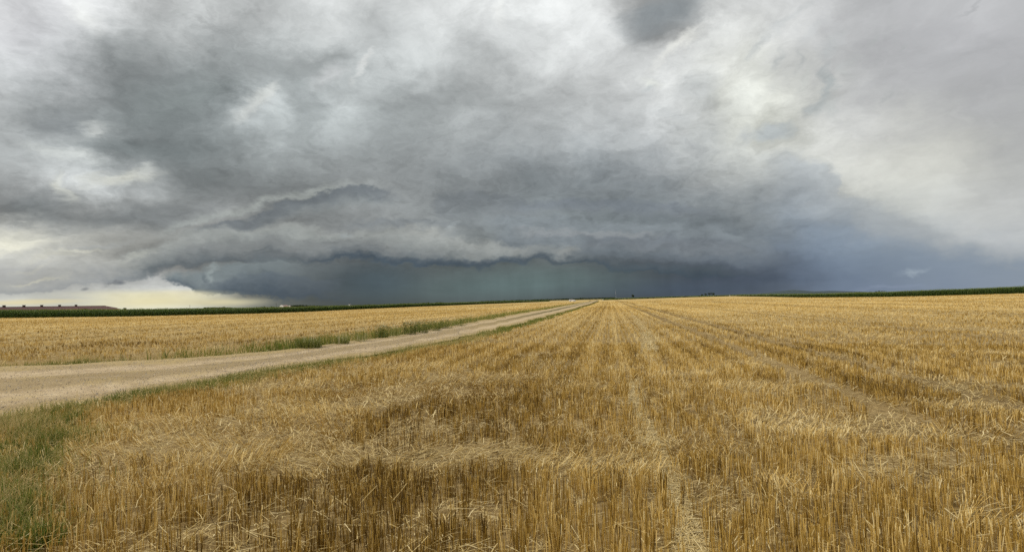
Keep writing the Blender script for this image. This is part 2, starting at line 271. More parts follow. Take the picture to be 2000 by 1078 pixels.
# cauliflower billows in the low decks, left out of the smooth rain and the open glow
bw = g.noise(g.map(P2, (0, 0, 2), (0, 0, math.radians(14)), (1.0, 1.7, 1.0)), 30.0, 5.0, 0.6, dist=0.3)
bw = g.m('SUBTRACT', 0.22, g.m('ABSOLUTE', g.m('SUBTRACT', bw, 0.5)))
lowm = g.m('MULTIPLY', g.rng(el, 0.030, 0.065), g.rng(el, 0.20, 0.40, 1.0, 0.25))
lowm = g.m('MULTIPLY', lowm, g.rng(az, 0.30, 0.55, 1.0, 0.15))
lowm = g.m('MAXIMUM', lowm, g.m('MULTIPLY', g.rng(el, 0.008, 0.03), g.m('MULTIPLY', g.rng(az, -0.42, -0.30, 1.0, 0.0), g.rng(az, -0.60, -0.45, 0.4, 1.0))))
mod = g.m('MULTIPLY_ADD', g.m('MULTIPLY', bw, lowm), 0.46, mod)
shaft = g.noise(g.map(P, (0, 0, 6), (0, 0, math.radians(4)), (1.0, 0.10, 1.0)), 34.0, 3.0, 0.6)
mod = g.m('MULTIPLY_ADD', g.m('MULTIPLY', g.m('SUBTRACT', shaft, 0.5), g.m('MULTIPLY', g.rng(el, 0.055, 0.035, 0.0, 1.0), g.m('MULTIPLY', g.rng(az, -0.3, -0.1), g.rng(az, 0.3, 0.5, 1.0, 0.0)))), 0.16, mod)
col = g.v('SCALE', col); NT.links.new(mod, col.node.inputs['Scale'])
# outside the storm front (overhead and behind the viewer) the overcast is brighter
ahead = g.rng(dy, 0.35, 0.68, 0.0, 1.0, 'SMOOTHSTEP')
up = g.m('SUBTRACT', 1.0, g.rng(el, 0.50, 0.75, 0.0, 1.0, 'SMOOTHSTEP'))
hem = g.mix(g.rng(el, -0.05, 0.7), (0.70, 0.69, 0.66), (0.94, 0.925, 0.90))
hem = g.v('MULTIPLY', hem, g.xyz(*[g.m('MULTIPLY_ADD', f1, 0.5, 0.78)] * 3))
col = g.mix(g.m('MULTIPLY', ahead, up), hem, col)
gm = g.n('ShaderNodeGamma'); g.put(gm.inputs[0], col); gm.inputs[1].default_value = 2.2
# thin part of the physical sky shows through the deck
sky = g.n('ShaderNodeTexSky', sky_type='NISHITA', sun_disc=False, sun_elevation=math.radians(SUN_EL), sun_rotation=math.radians(SUN_AZ))
b1 = g.n('ShaderNodeBackground'); g.put(b1.inputs[0], sky.outputs[0]); b1.inputs[1].default_value = 0.05
b2 = g.n('ShaderNodeBackground'); g.put(b2.inputs[0], gm.outputs[0]); b2.inputs[1].default_value = 1.0
ms = g.n('ShaderNodeMixShader'); ms.inputs[0].default_value = 0.97
NT.links.new(b1.outputs[0], ms.inputs[1]); NT.links.new(b2.outputs[0], ms.inputs[2])
wo = g.n('ShaderNodeOutputWorld'); NT.links.new(ms.outputs[0], wo.inputs[0])
world.cycles.sampling_method = 'MANUAL'; world.cycles.sample_map_resolution = 1024

# ================================================================== helpers
def tag(o, label=None, cat=None, group=None, kind=None):
    for k, v in (("label", label), ("category", cat), ("group", group), ("kind", kind)):
        if v: o[k] = v
    return o
def empty(name, loc, rz=0.0, label=None, cat=None, group=None):
    o = bpy.data.objects.new(name, None); COL.objects.link(o); o.location = loc; o.rotation_euler = (0, 0, rz)
    o.empty_display_size = 0.2
    return tag(o, label, cat, group)
def mesh_np(name, V, faces, mat, parent=None, attrs=None, smooth=False):
    """V (n,3); faces list of (k,3)/(k,4) int arrays"""
    me = bpy.data.meshes.new(name)
    V = np.ascontiguousarray(V, dtype=np.float32)
    if isinstance(faces, np.ndarray): faces = [faces]
    faces = [f for f in faces if len(f)]
    loops = np.concatenate([f.ravel() for f in faces]).astype(np.int32)
    tot = np.concatenate([np.full(len(f), f.shape[1], np.int32) for f in faces])
    st = np.concatenate([[0], np.cumsum(tot)[:-1]]).astype(np.int32)
    me.vertices.add(len(V)); me.vertices.foreach_set('co', V.ravel())
    me.loops.add(len(loops)); me.loops.foreach_set('vertex_index', loops)
    me.polygons.add(len(tot)); me.polygons.foreach_set('loop_start', st); me.polygons.foreach_set('loop_total', tot)
    if smooth: me.polygons.foreach_set('use_smooth', np.ones(len(tot), dtype=bool))
    for k, (dt, arr) in (attrs or {}).items():
        a_ = me.attributes.new(k, dt, 'POINT')
        a_.data.foreach_set('color' if 'COLOR' in dt else 'value', np.ascontiguousarray(arr, dtype=np.float32).ravel())
    me.update(calc_edges=True)
    me.materials.append(mat)
    o = bpy.data.objects.new(name, me); COL.objects.link(o)
    if parent is not None: o.parent = parent
    return o
class MB:
    def __init__(s): s.v = []; s.f = []
    def add(s, v, f):
        n = len(s.v); s.v += [tuple(q) for q in v]; s.f += [tuple(i + n for i in q) for q in f]; return s
    def box(s, c, d, rz=0.0, taper=1.0):
        cx, cy, cz = c; a_, b_, h_ = d[0] / 2, d[1] / 2, d[2] / 2; co, si = math.cos(rz), math.sin(rz); v = []
        for z, t in ((-h_, 1.0), (h_, taper)):
            for x, y in ((-a_, -b_), (a_, -b_), (a_, b_), (-a_, b_)):
                x, y = x * t, y * t; v.append((cx + x * co - y * si, cy + x * si + y * co, cz + z))
        return s.add(v, [(0, 3, 2, 1), (4, 5, 6, 7), (0, 1, 5, 4), (1, 2, 6, 5), (2, 3, 7, 6), (3, 0, 4, 7)])
    def tube(s, p0, p1, r0, r1, n=6):
        p0, p1 = Vector(p0), Vector(p1); ax = (p1 - p0).normalized()
        u = ax.orthogonal().normalized(); w = ax.cross(u); v = []
        for p, r in ((p0, r0), (p1, r1)):
            for i in range(n):
                t = 2 * math.pi * i / n; v.append(p + u * (r * math.cos(t)) + w * (r * math.sin(t)))
        f = [(i, (i + 1) % n, n + (i + 1) % n, n + i) for i in range(n)] + [tuple(range(n - 1, -1, -1)), tuple(range(n, 2 * n))]
        return s.add(v, f)
    def prism(s, poly, y0, y1):      # polygon in x,z extruded along y
        n = len(poly); v = [(x, y0, z) for x, z in poly] + [(x, y1, z) for x, z in poly]
        return s.add(v, [(i, (i + 1) % n, n + (i + 1) % n, n + i) for i in range(n)] + [tuple(range(n - 1, -1, -1)), tuple(range(n, 2 * n))])
    def build(s, name, mat, parent=None, smooth=False, bevel=0.0):
        me = bpy.data.meshes.new(name); me.from_pydata(s.v, [], s.f); me.materials.append(mat)
        if smooth: me.polygons.foreach_set('use_smooth', [True] * len(me.polygons))
        import bmesh
        bm = bmesh.new(); bm.from_mesh(me); bmesh.ops.recalc_face_normals(bm, faces=bm.faces)
        if bevel: bmesh.ops.bevel(bm, geom=bm.edges[:], offset=bevel, segments=2, affect='EDGES')
        bm.to_mesh(me); bm.free()
        o = bpy.data.objects.new(name, me); COL.objects.link(o)
        if parent is not None: o.parent = parent
        return o

# ---- value noise in numpy
_T = np.random.default_rng(3).random((256, 256)).astype(np.float64)
def vn(x, y, s=1.0, o=0):
    x = np.asarray(x, float) * s + 17.3 * (o + 1); y = np.asarray(y, float) * s + 41.7 * (o + 1)
    xi = np.floor(x).astype(int); yi = np.floor(y).astype(int); fx_ = x - xi; fy_ = y - yi
    fx_ = fx_ * fx_ * (3 - 2 * fx_); fy_ = fy_ * fy_ * (3 - 2 * fy_)
    a_ = _T[xi & 255, yi & 255]; b_ = _T[(xi + 1) & 255, yi & 255]; c_ = _T[xi & 255, (yi + 1) & 255]; d_ = _T[(xi + 1) & 255, (yi + 1) & 255]
    return (a_ * (1 - fx_) + b_ * fx_) * (1 - fy_) + (c_ * (1 - fx_) + d_ * fx_) * fy_
def fbm(x, y, s=1.0, oc=3, o=0):
    t = 0; w = 0
    for k in range(oc): t = t + vn(x, y, s * 2 ** k, o + k * 7) * 0.5 ** k; w += 0.5 ** k
    return t / w
def sstep(a_, b_, x):
    t = np.clip((np.asarray(x, float) - a_) / (b_ - a_), 0, 1); return t * t * (3 - 2 * t)

# ---- terrain
OFF = [(-600, 0), (0, 0), (250, 2), (500, 3.5), (600, 4.5), (700, 4), (900, 2), (1050, .8), (1160, .3), (1250, 0), (1350, -.8), (1430, -1.5), (1520, -.5), (1600, 0), (1800, -1), (2000, -3), (2600, -4)]
_oa = np.array([math.atan2(p - 1000, FPX) for p, _ in OFF]); _ot = np.array([-o / math.hypot(FPX, p - 1000) for p, o in OFF])
def gz(x, y):
    x = np.asarray(x, float); y = np.asarray(y, float)
    r = np.hypot(x, y); A_ = np.arctan2(x, y)
    k = np.interp(A_, _oa, _ot) * sstep(1.5, 1.2, np.abs(A_))
    z = k * r * sstep(40, 170, r)
    fade = 1 - sstep(25, 70, r)
    z = z + (fbm(x, y, 0.45, 2, 3) - 0.5) * 0.07 * fade
    z = z + (fbm(x, y, 0.03, 2, 9) - 0.5) * 0.10 * sstep(15, 40, r) * (1 - sstep(200, 400, r))
    return z
def at(px, py):
    d = ray(px, py); z = 0.0
    for _ in range(60):
        t = (z - EYE) / min(d[2], -1e-5); t = min(t, 9000.0)
        z = 0.5 * z + 0.5 * float(gz(d[0] * t, d[1] * t))
    return np.array([d[0] * t, d[1] * t, z])
def at_dist(px, dist):
    d = ray(px, 586.0); q = d[:2] / np.linalg.norm(d[:2]); x, y = q * dist
    return np.array([x, y, float(gz(x, y))])
def z_of(px, py, x, y):      # height at plan position (x,y) that is seen at row py
    d = ray(px, py); return EYE + d[2] / math.hypot(d[0], d[1]) * math.hypot(x, y)

# ================================================================== materials
def mat_new(name, rough=0.8, spec=0.25):
    m = bpy.data.materials.new(name); m.use_nodes = True; nt = m.node_tree; b = nt.nodes['Principled BSDF']
    b.inputs['Roughness'].default_value = rough; b.inputs['Specular IOR Level'].default_value = spec
    return m, G(nt), b
def simple(name, rgb, rough=0.8, spec=0.25, var=0.25, scale=3.0, metal=0.0):
    m, q, b = mat_new(name, rough, spec)
    tc = q.n('ShaderNodeTexCoord').outputs['Object']
    f = q.noise(tc, scale, 4.0, 0.6)
    q.put(b.inputs['Base Color'], q.mix(f, tuple(c * (1 - var) for c in rgb), tuple(min(1, c * (1 + var)) for c in rgb)))
    b.inputs['Metallic'].default_value = metal
    return m
def ramp(q, f, stops):
    cr = q.n('ShaderNodeValToRGB'); e_ = cr.color_ramp.elements
    while len(e_) < len(stops): e_.new(0.5)
    for i, (p, c) in enumerate(stops): e_[i].position = p
    for i, (p, c) in enumerate(stops): e_[i].color = (*c, 1)
    q.put(cr.inputs[0], f); return cr.outputs[0]
ROWAZ = azel(1192, 584)[0]
RS, RC = math.sin(ROWAZ), math.cos(ROWAZ)     # row direction (RS,RC), across (RC,-RS)

def straw_mat(name, stops, trans=0.25):
    m, q, b = mat_new(name, 0.55, 0.3)
    at_ = q.n('ShaderNodeAttribute', attribute_name='rnd').outputs['Fac']
    c = ramp(q, at_, stops); q.put(b.inputs['Base Color'], c)
    tr = q.n('ShaderNodeBsdfTranslucent'); q.put(tr.inputs[0], c)
    mx = q.n('ShaderNodeMixShader'); mx.inputs[0].default_value = trans
    out = m.node_tree.nodes['Material Output']
    m.node_tree.links.new(b.outputs[0], mx.inputs[1]); m.node_tree.links.new(tr.outputs[0], mx.inputs[2]); m.node_tree.links.new(mx.outputs[0], out.inputs[0])
    return m
M_STUB = straw_mat('stubble_straw', [(0, (.10, .055, .008)), (.3, (.31, .19, .032)), (.6, (.58, .39, .098)), (.85, (.84, .64, .26)), (1, (.92, .79, .44))], .12)
M_LITTER = straw_mat('loose_straw', [(0, (.30, .21, .070)), (.5, (.64, .49, .20)), (1, (.90, .78, .46))], .12)
M_GRASS = straw_mat('grass_blades', [(0, (.055, .085, .008)), (.4, (.13, .185, .018)), (.75, (.29, .27, .060)), (1, (.58, .45, .20))], 0.3)
M_WEED = straw_mat('weed_leaves', [(0, (.055, .080, .014)), (.5, (.145, .175, .035)), (.8, (.28, .28, .085)), (1, (.70, .66, .46))], 0.3)
M_MAIZE = straw_mat('maize_leaves', [(0, (.022, .045, .008)), (.45, (.075, .135, .022)), (.8, (.17, .23, .05)), (1, (.40, .38, .16))], 0.3)

# ground: straw-covered soil near, patchwork of fields far away
m, q, b = mat_new('ground_soil_and_straw', 0.9, 0.15)
geo = q.n('ShaderNodeNewGeometry').outputs['Position']
rf = q.map(geo, (0, 0, 0), (0, 0, ROWAZ), (1, 1, 1))          # x across rows, y along rows
rx_, ry_, _z = q.sep(rf)
dist = q.v('LENGTH', geo)
fine = q.noise(geo, 9.0, 6.0, 0.7)
chaff = q.noise(q.map(rf, sc=(14, 5, 5)), 3.0, 4.0, 0.7)
patch = q.noise(geo, 0.35, 4.0, 0.6)
soil = q.mix(fine, (.085, .053, .016), (.25, .170, .062))
strawc = q.mix(chaff, (.22, .145, .050), (.58, .43, .20))
near = q.mix(q.rng(q.m('ADD', fine, q.m('MULTIPLY', patch, 0.6)), 0.62, 1.0), soil, strawc)
# far away the standing straw itself is what one sees
rowst = q.m('ADD', q.m('MULTIPLY', q.noise(q.map(rf, sc=(4.5, 0.05, 1)), 1.0, 3.0, 0.6), 0.7), q.m('MULTIPLY_ADD', q.m('SINE', q.m('MULTIPLY', rx_, 6.2832 / 0.76)), 0.10, 0.15))
band = q.noise(q.map(rf, sc=(0.16, 0.006, 1)), 1.0, 4.0, 0.6)
clod = q.noise(q.map(geo, sc=(1.3, 0.5, 1)), 1.0, 5.0, 0.65)
mixf = q.m('ADD', q.m('MULTIPLY', rowst, 0.35), q.m('ADD', q.m('MULTIPLY', band, 0.5), q.m('MULTIPLY', clod, 0.35)))
farc = ramp(q, mixf, [(.35, (.28, .185, .055)), (.50, (.45, .315, .112)), (.62, (.57, .42, .165)), (.8, (.70, .55, .26))])
# wheel lines left by the combine, darker sunk stripes
def stripe(x0, w):
    wob = q.m('MULTIPLY_ADD', q.noise(q.map(rf, sc=(0, 0.05, 0)), 1.0, 2.0), 0.8, x0 - 0.4)
    return q.m('SUBTRACT', 1.0, q.rng(q.m('ABSOLUTE', q.m('SUBTRACT', rx_, wob)), w * 0.5, w, 0, 1, 'SMOOTHSTEP'))
st = None
WLINES = ((3.76, .42), (5.5, .38), (-40, .9), (-47.5, .5), (-57, .9), (-66, .5), (-77, .8), (-86, .6), (24, .5), (26, .5), (48, .6), (50, .6), (75, .8), (110, 1), (-14.5, .35), (-16.3, .35), (-30, .6), (-34, .5), (12.5, .3), (14.3, .3), (35, .5), (37, .5))
for x0, w in WLINES:
    s_ = stripe(x0, w); st = s_ if st is None else q.m('MAXIMUM', st, s_)
farc = q.mix(q.m('MULTIPLY', st, 0.85), farc, (.18, .11, .032))
c = q.mix(q.rng(dist, 18, 75), near, farc)
vor = q.n('ShaderNodeTexVoronoi'); q.put(vor.inputs['Vector'], q.map(rf, sc=(0.0012, 0.0035, 1))); vor.inputs['Scale'].default_value = 1.0
pc = q.sep(vor.outputs['Color'])[0]
fields = ramp(q, pc, [(0, (.05, .075, .022)), (.3, (.085, .12, .04)), (.45, (.30, .23, .11)), (.6, (.07, .10, .035)), (.8, (.26, .20, .10)), (1, (.10, .13, .05))])
c = q.mix(q.rng(dist, 760, 800), c, fields)
q.put(b.inputs['Base Color'], c)
bp = q.n('ShaderNodeBump'); bp.inputs['Strength'].default_value = 0.7; bp.inputs['Distance'].default_value = 0.05
q.put(bp.inputs['Height'], q.m('ADD', q.m('MULTIPLY', clod, 1.5), q.m('ADD', rowst, q.m('SUBTRACT', fine, st)))); q.m
m.node_tree.links.new(bp.outputs[0], b.inputs['Normal'])
M_GROUND = m

aa = np.concatenate([np.radians(np.arange(-58, 58.01, 0.2)), np.radians(np.arange(60, 302, 3.0))])
rr = [0.25]
while rr[-1] < 12000: rr.append(rr[-1] * 1.021)
rr = np.array(rr); A2, R2 = np.meshgrid(aa, rr, indexing='xy')
X, Y = R2 * np.sin(A2), R2 * np.cos(A2); Zg = gz(X, Y)
V = np.stack([X, Y, Zg], -1).reshape(-1, 3)
nA, nR = len(aa), len(rr)
i0 = np.arange(nR - 1)[:, None] * nA + np.arange(nA)[None]; i1 = np.arange(nR - 1)[:, None] * nA + (np.arange(nA)[None] + 1) % nA
F = np.stack([i0, i0 + nA, i1 + nA, i1], -1).reshape(-1, 4)
V = np.vstack([V, [[0, 0, float(gz(0, 0))]]]); cfan = np.stack([np.full(nA, len(V) - 1), np.arange(nA), (np.arange(nA) + 1) % nA], -1)
tag(mesh_np('ground', V, [F, cfan], M_GROUND, smooth=True), kind='structure')

# ---- the gravel track
R_UP = [(-500, 757), (-250, 741), (0, 718), (120, 715), (250, 709.5), (430, 697), (600, 682), (750, 661), (880, 639.5), (1000, 617), (1080, 603), (1140, 592.3), (1166, 587.6)]
R_LO = [(-700, 960), (-250, 868), (0, 826), (120, 799), (210, 778), (330, 760), (450, 741), (600, 717), (760, 689), (870, 668), (960, 649), (1060, 622), (1120, 605), (1155, 594.2), (1169, 589.0)]
def path_world(pts, n=260):
    W_ = np.array([at(*p) for p in pts])[:, :2]
    # dense in the picture, then unprojected
    P_ = np.array(pts, float); t = np.linspace(0, 1, n); s = np.concatenate([[0], np.cumsum(np.linalg.norm(np.diff(P_, axis=0), axis=1))]); s /= s[-1]
    # smooth through a Catmull-like resample
    xs = np.interp(t, s, P_[:, 0]); ys_ = np.interp(t, s, P_[:, 1])
    k = np.ones(9) / 9; xs[4:-4] = np.convolve(xs, k, 'valid'); ys_[4:-4] = np.convolve(ys_, k, 'valid')
    return np.array([at(a_, b_)[:2] for a_, b_ in zip(xs, ys_)])
WU, WL = path_world(R_UP), path_world(R_LO)
def side_wobble(Wp, amp, s, o):
    n = len(Wp); d = np.gradient(Wp, axis=0); L_ = np.concatenate([[0], np.cumsum(np.linalg.norm(np.diff(Wp, axis=0), axis=1))])
    nrm = np.stack([d[:, 1], -d[:, 0]], 1) / np.maximum(np.linalg.norm(d, axis=1), 1e-9)[:, None]
    return Wp + nrm * ((fbm(L_, L_ * 0, s, 3, o) - 0.5) * amp)[:, None]
WU = side_wobble(WU, 1.0, 0.5, 2); WL = side_wobble(WL, 0.9, 0.6, 5)
m, q, b = mat_new('gravel', 0.9, 0.2)
uvx = q.n('ShaderNodeAttribute', attribute_name='across').outputs['Fac']
geo = q.n('ShaderNodeNewGeometry').outputs['Position']
g1 = q.noise(geo, 22.0, 6.0, 0.75); g2 = q.noise(geo, 0.7, 4.0, 0.6); g3 = q.noise(q.map(geo, sc=(.5, .5, .5)), 4.0, 5.0, 0.7)
base = ramp(q, q.m('MULTIPLY_ADD', g3, 0.6, q.m('MULTIPLY', g1, 0.4)), [(.3, (.29, .21, .115)), (.5, (.53, .415, .255)), (.7, (.70, .585, .39))])
strw = q.mix(g1, (.34, .25, .11), (.62, .49, .24))
rut = q.m('ADD', q.m('SUBTRACT', 1.0, q.rng(q.m('ABSOLUTE', q.m('SUBTRACT', uvx, 0.27)), 0.03, 0.14, 0, 1, 'SMOOTHSTEP')), q.m('SUBTRACT', 1.0, q.rng(q.m('ABSOLUTE', q.m('SUBTRACT', uvx, 0.73)), 0.03, 0.14, 0, 1, 'SMOOTHSTEP')))
base = q.mix(q.m('MULTIPLY', q.m('SUBTRACT', 1.0, rut), q.m('MULTIPLY_ADD', g2, 1.0, 0.22)), base, (.29, .215, .10))
edge = q.rng(q.m('ABSOLUTE', q.m('SUBTRACT', uvx, 0.5)), 0.30, 0.5)
base = q.mix(q.m('MULTIPLY', q.rng(q.m('ADD', q.m('MULTIPLY', edge, 0.35), g2), 0.52, 0.72), 0.75), base, strw)
# a grassy strip between the wheel tracks, only far along
mid = q.m('SUBTRACT', 1.0, q.rng(q.m('ABSOLUTE', q.m('SUBTRACT', uvx, 0.5)), 0.05, 0.13, 0, 1, 'SMOOTHSTEP'))
mid = q.m('MULTIPLY', mid, q.rng(q.v('LENGTH', geo), 35, 80))
base = q.mix(q.m('MULTIPLY', mid, 0.85), base, (.10, .10, .035))
q.put(b.inputs['Base Color'], base)
vo = q.n('ShaderNodeTexVoronoi'); q.put(vo.inputs['Vector'], geo); vo.inputs['Scale'].default_value = 28
bp = q.n('ShaderNodeBump'); bp.inputs['Strength'].default_value = 0.8; bp.inputs['Distance'].default_value = 0.02
q.put(bp.inputs['Height'], q.m('ADD', g1, vo.outputs['Distance'])); m.node_tree.links.new(bp.outputs[0], b.inputs['Normal'])
M_GRAVEL = m
def ribbon(name, A_, B_, mat, lift, nc=17, kind='structure'):
    n = len(A_); t = np.linspace(0, 1, nc)
    Pn = A_[:, None] * (1 - t)[None, :, None] + B_[:, None] * t[None, :, None]
    r = np.hypot(Pn[..., 0], Pn[..., 1]); rut = -0.05 * (np.exp(-((t - .25) / .09) ** 2) + np.exp(-((t - .75) / .09) ** 2))[None]
    z = gz(Pn[..., 0], Pn[..., 1]) + lift + 0.0011 * r + rut * 0.6
    V = np.concatenate([Pn, z[..., None]], -1).reshape(-1, 3)
    i = (np.arange(n - 1)[:, None] * nc + np.arange(nc - 1)[None]).ravel()
    F = np.stack([i, i + 1, i + nc + 1, i + nc], -1)
    return tag(mesh_np(name, V, F, mat, smooth=True, attrs={'across': ('FLOAT', np.tile(t, n))}), kind=kind)
n_ = 420
def resamp(Wp, n):
    P_ = Wp; d = np.log(np.maximum(np.linalg.norm(P_, axis=1), 1)); s = np.concatenate([[0], np.cumsum(np.linalg.norm(np.diff(P_, axis=0), axis=1) / np.linalg.norm(P_[1:], axis=1))]); s /= s[-1]
    t = np.linspace(0, 1, n); return np.stack([np.interp(t, s, P_[:, 0]), np.interp(t, s, P_[:, 1])], 1)
RU, RL = resamp(WU, n_), resamp(WL, n_)
ribbon('gravel_road', RU, RL, M_GRAVEL, 0.028)
# signed side tests by azimuth: road edges as radius over azimuth
def edge_r(Wp):
    A_ = np.arctan2(Wp[:, 0], Wp[:, 1]); r = np.hypot(Wp[:, 0], Wp[:, 1]); o = np.argsort(A_); return A_[o], r[o]
EU, EL = edge_r(WU), edge_r(WL)
def road_side(x, y):
    """>0: metres (radial) beyond the far edge; <0: in front of the near edge; 0 on the road"""
    A_ = np.arctan2(x, y); r = np.hypot(x, y)
    ru = np.interp(A_, *EU, left=1e5, right=1e5); rl = np.interp(A_, *EL, left=1e5, right=1e5)
    ru = np.where(A_ > EU[0].max(), 1e5, ru); rl = np.where(A_ > EL[0].max(), 1e5, rl)
    return np.where(r > ru, r - ru, np.where(r < rl, r - rl, 0.0)), A_, r
def dist_to(Wp, x, y):
    """planar distance to a polyline, coarse"""
    out = np.full(x.shape, 1e9)
    P_ = Wp[::2]
    for i in range(0, len(x), 20000):
        dx_ = x[i:i + 20000, None] - P_[None, :, 0]; dy_ = y[i:i + 20000, None] - P_[None, :, 1]
        out[i:i + 20000] = np.sqrt((dx_ ** 2 + dy_ ** 2).min(1))
    return out

# ================================================================== straw, blades
def blades(base, tipvec, width, facing, rnd, segs=1, bend=None, taper=0.8, vee=False):
    """flat or V-section blades. base (n,3), tipvec (n,3), width (n), facing angle (n)"""
    n = len(base); wv = np.stack([np.cos(facing), np.sin(facing), np.zeros(n)], 1)
    nv = np.stack([-np.sin(facing), np.cos(facing), np.zeros(n)], 1)
    cols = 3 if vee else 2; Vs = []
    for k in range(segs + 1):
        t = k / segs; c_ = base + tipvec * t
        if bend is not None: c_ = c_ + bend * (t * t)
        w = (width * (1 - (1 - taper) * t))[:, None] / 2
        if vee: Vs += [c_ - wv * w, c_ + nv * w * 0.8, c_ + wv * w]
        else: Vs += [c_ - wv * w, c_ + wv * w]
    V = np.stack(Vs, 1); per = cols * (segs + 1); o = (np.arange(n) * per)[:, None]; Fs = []
    for k in range(segs):
        for j in range(cols - 1):
            a_ = k * cols + j; Fs.append(o + np.array([[a_, a_ + 1, a_ + 1 + cols, a_ + cols]]))
    return V.reshape(-1, 3), np.concatenate(Fs, 0), np.repeat(rnd, per)
class Acc:
    def __init__(s): s.V = []; s.F = []; s.R = []; s.n = 0
    def add(s, V, F, R): s.V.append(V); s.F.append(F + s.n); s.R.append(R); s.n += len(V)
    def build(s, name, mat, parent=None):
        return mesh_np(name, np.concatenate(s.V), np.concatenate(s.F), mat, parent, attrs={'rnd': ('FLOAT', np.clip(np.concatenate(s.R), 0, 1))})
def wedge(n, r0, r1, a0=-0.80, a1=0.80):
    r = np.sqrt(rng.random(n) * (r1 * r1 - r0 * r0) + r0 * r0); A_ = a0 + rng.random(n) * (a1 - a0)
    return r * np.sin(A_), r * np.cos(A_)

# layout of the near field -----------------------------------------------------
TRAM = np.array([at(*p)[:2] for p in ((1395, 1180), (1350, 1070), (1316, 970), (1292, 905), (1266, 850), (1246, 800), (1236, 765), (1234, 735))])
TRAM = np.stack([np.interp(np.linspace(0, 1, 60), np.linspace(0, 1, len(TRAM)), TRAM[:, k]) for k in (0, 1)], 1)
TRAM2 = np.array([at(*p)[:2] for p in ((1270, 690), (1262, 650), (1236, 615), (1215, 595))]); TRAM2 = np.stack([np.interp(np.linspace(0, 1, 300), np.linspace(0, 1, 4), TRAM2[:, k]) for k in (0, 1)], 1)
def patch_at(px, py, rx, ry):
    """ellipse on the ground from a picture place: centre, size in metres, pre-rotated to the view direction"""
    c_ = at(px, py)[:2]; r = np.hypot(*c_); ex = rx * r / FPX; ey = (np.hypot(*at(px, py - ry)[:2]) - np.hypot(*at(px, py + ry)[:2])) / 2
    return c_, ex, ey
FLAT = [  # trampled / laid straw: place in the picture, lean direction (deg, 0 = to the right), strength
    (900, 893, 300, 22, 20, .95), (1180, 905, 110, 26, 40, .8), (650, 905, 120, 22, 160, .7), (330, 880, 170, 28, 200, .55), (300, 960, 130, 22, 180, .3),
    (1640, 835, 210, 22, 50, .85), (1900, 800, 130, 16, 30, .8), (1500, 760, 160, 10, 20, .6), (1850, 690, 120, 6, 10, .7), (1910, 645, 110, 4, 10, .7),
    (640, 800, 160, 18, 150, .6), (950, 745, 180, 12, 10, .6), (1225, 925, 50, 26, 60, .8), (1960, 1060, 110, 30, 0, .8), (1500, 960, 45, 26, 80, .5),
    (560, 760, 120, 10, 30, .5), (800, 720, 100, 8, 10, .5), (1150, 760, 90, 12, 10, .5), (1650, 930, 60, 16, 120, .5), (100, 905, 110, 30, 200, .5)]
PT = [(patch_at(*f[:4]), math.radians(f[4]), f[5]) for f in FLAT]
def layout(x, y):
    """flatness 0..1 and lean direction"""
    fl = np.zeros(len(x)); lx = np.zeros(len(x)); ly = np.zeros(len(x))
    wxn = (fbm(x, y, 0.9, 3, 20) - .5) * 1.2; wyn = (fbm(x, y, 0.9, 3, 40) - .5) * 1.2
    for (c_, ex, ey), an, k in PT:
        u = c_ / np.linalg.norm(c_); xx = x + wxn - c_[0]; yy = y + wyn - c_[1]
        al = (xx * u[0] + yy * u[1]) / max(ey, .25); ac = (xx * u[1] - yy * u[0]) / ex
        f = k * (1 - sstep(0.55, 1.15, np.sqrt(al * al + ac * ac)))
        lx = np.where(f > fl, math.cos(an), lx); ly = np.where(f > fl, math.sin(an), ly); fl = np.maximum(fl, f)
    nz = fbm(x, y, 0.5, 4, 60); f2 = sstep(0.58, 0.74, nz) * 0.5 * sstep(4.5, 7.5, np.hypot(x, y))
    sw = fbm(x, y, 0.25, 2, 80) * 12
    lx = np.where(f2 > fl, np.cos(sw), lx); ly = np.where(f2 > fl, np.sin(sw), ly); fl = np.maximum(fl, f2)
    return fl, lx, ly
BR = at(170, 676)[:2]; BR2 = 0
def rowfun(x, y):
    """0 between drill rows, 1 on them"""
    s = x * RC - y * RS + (vn(x, y, 0.2, 5) - .5) * 0.03
    ph = (s / 0.19) % 1.0
    return np.abs(ph - 0.5) * 2

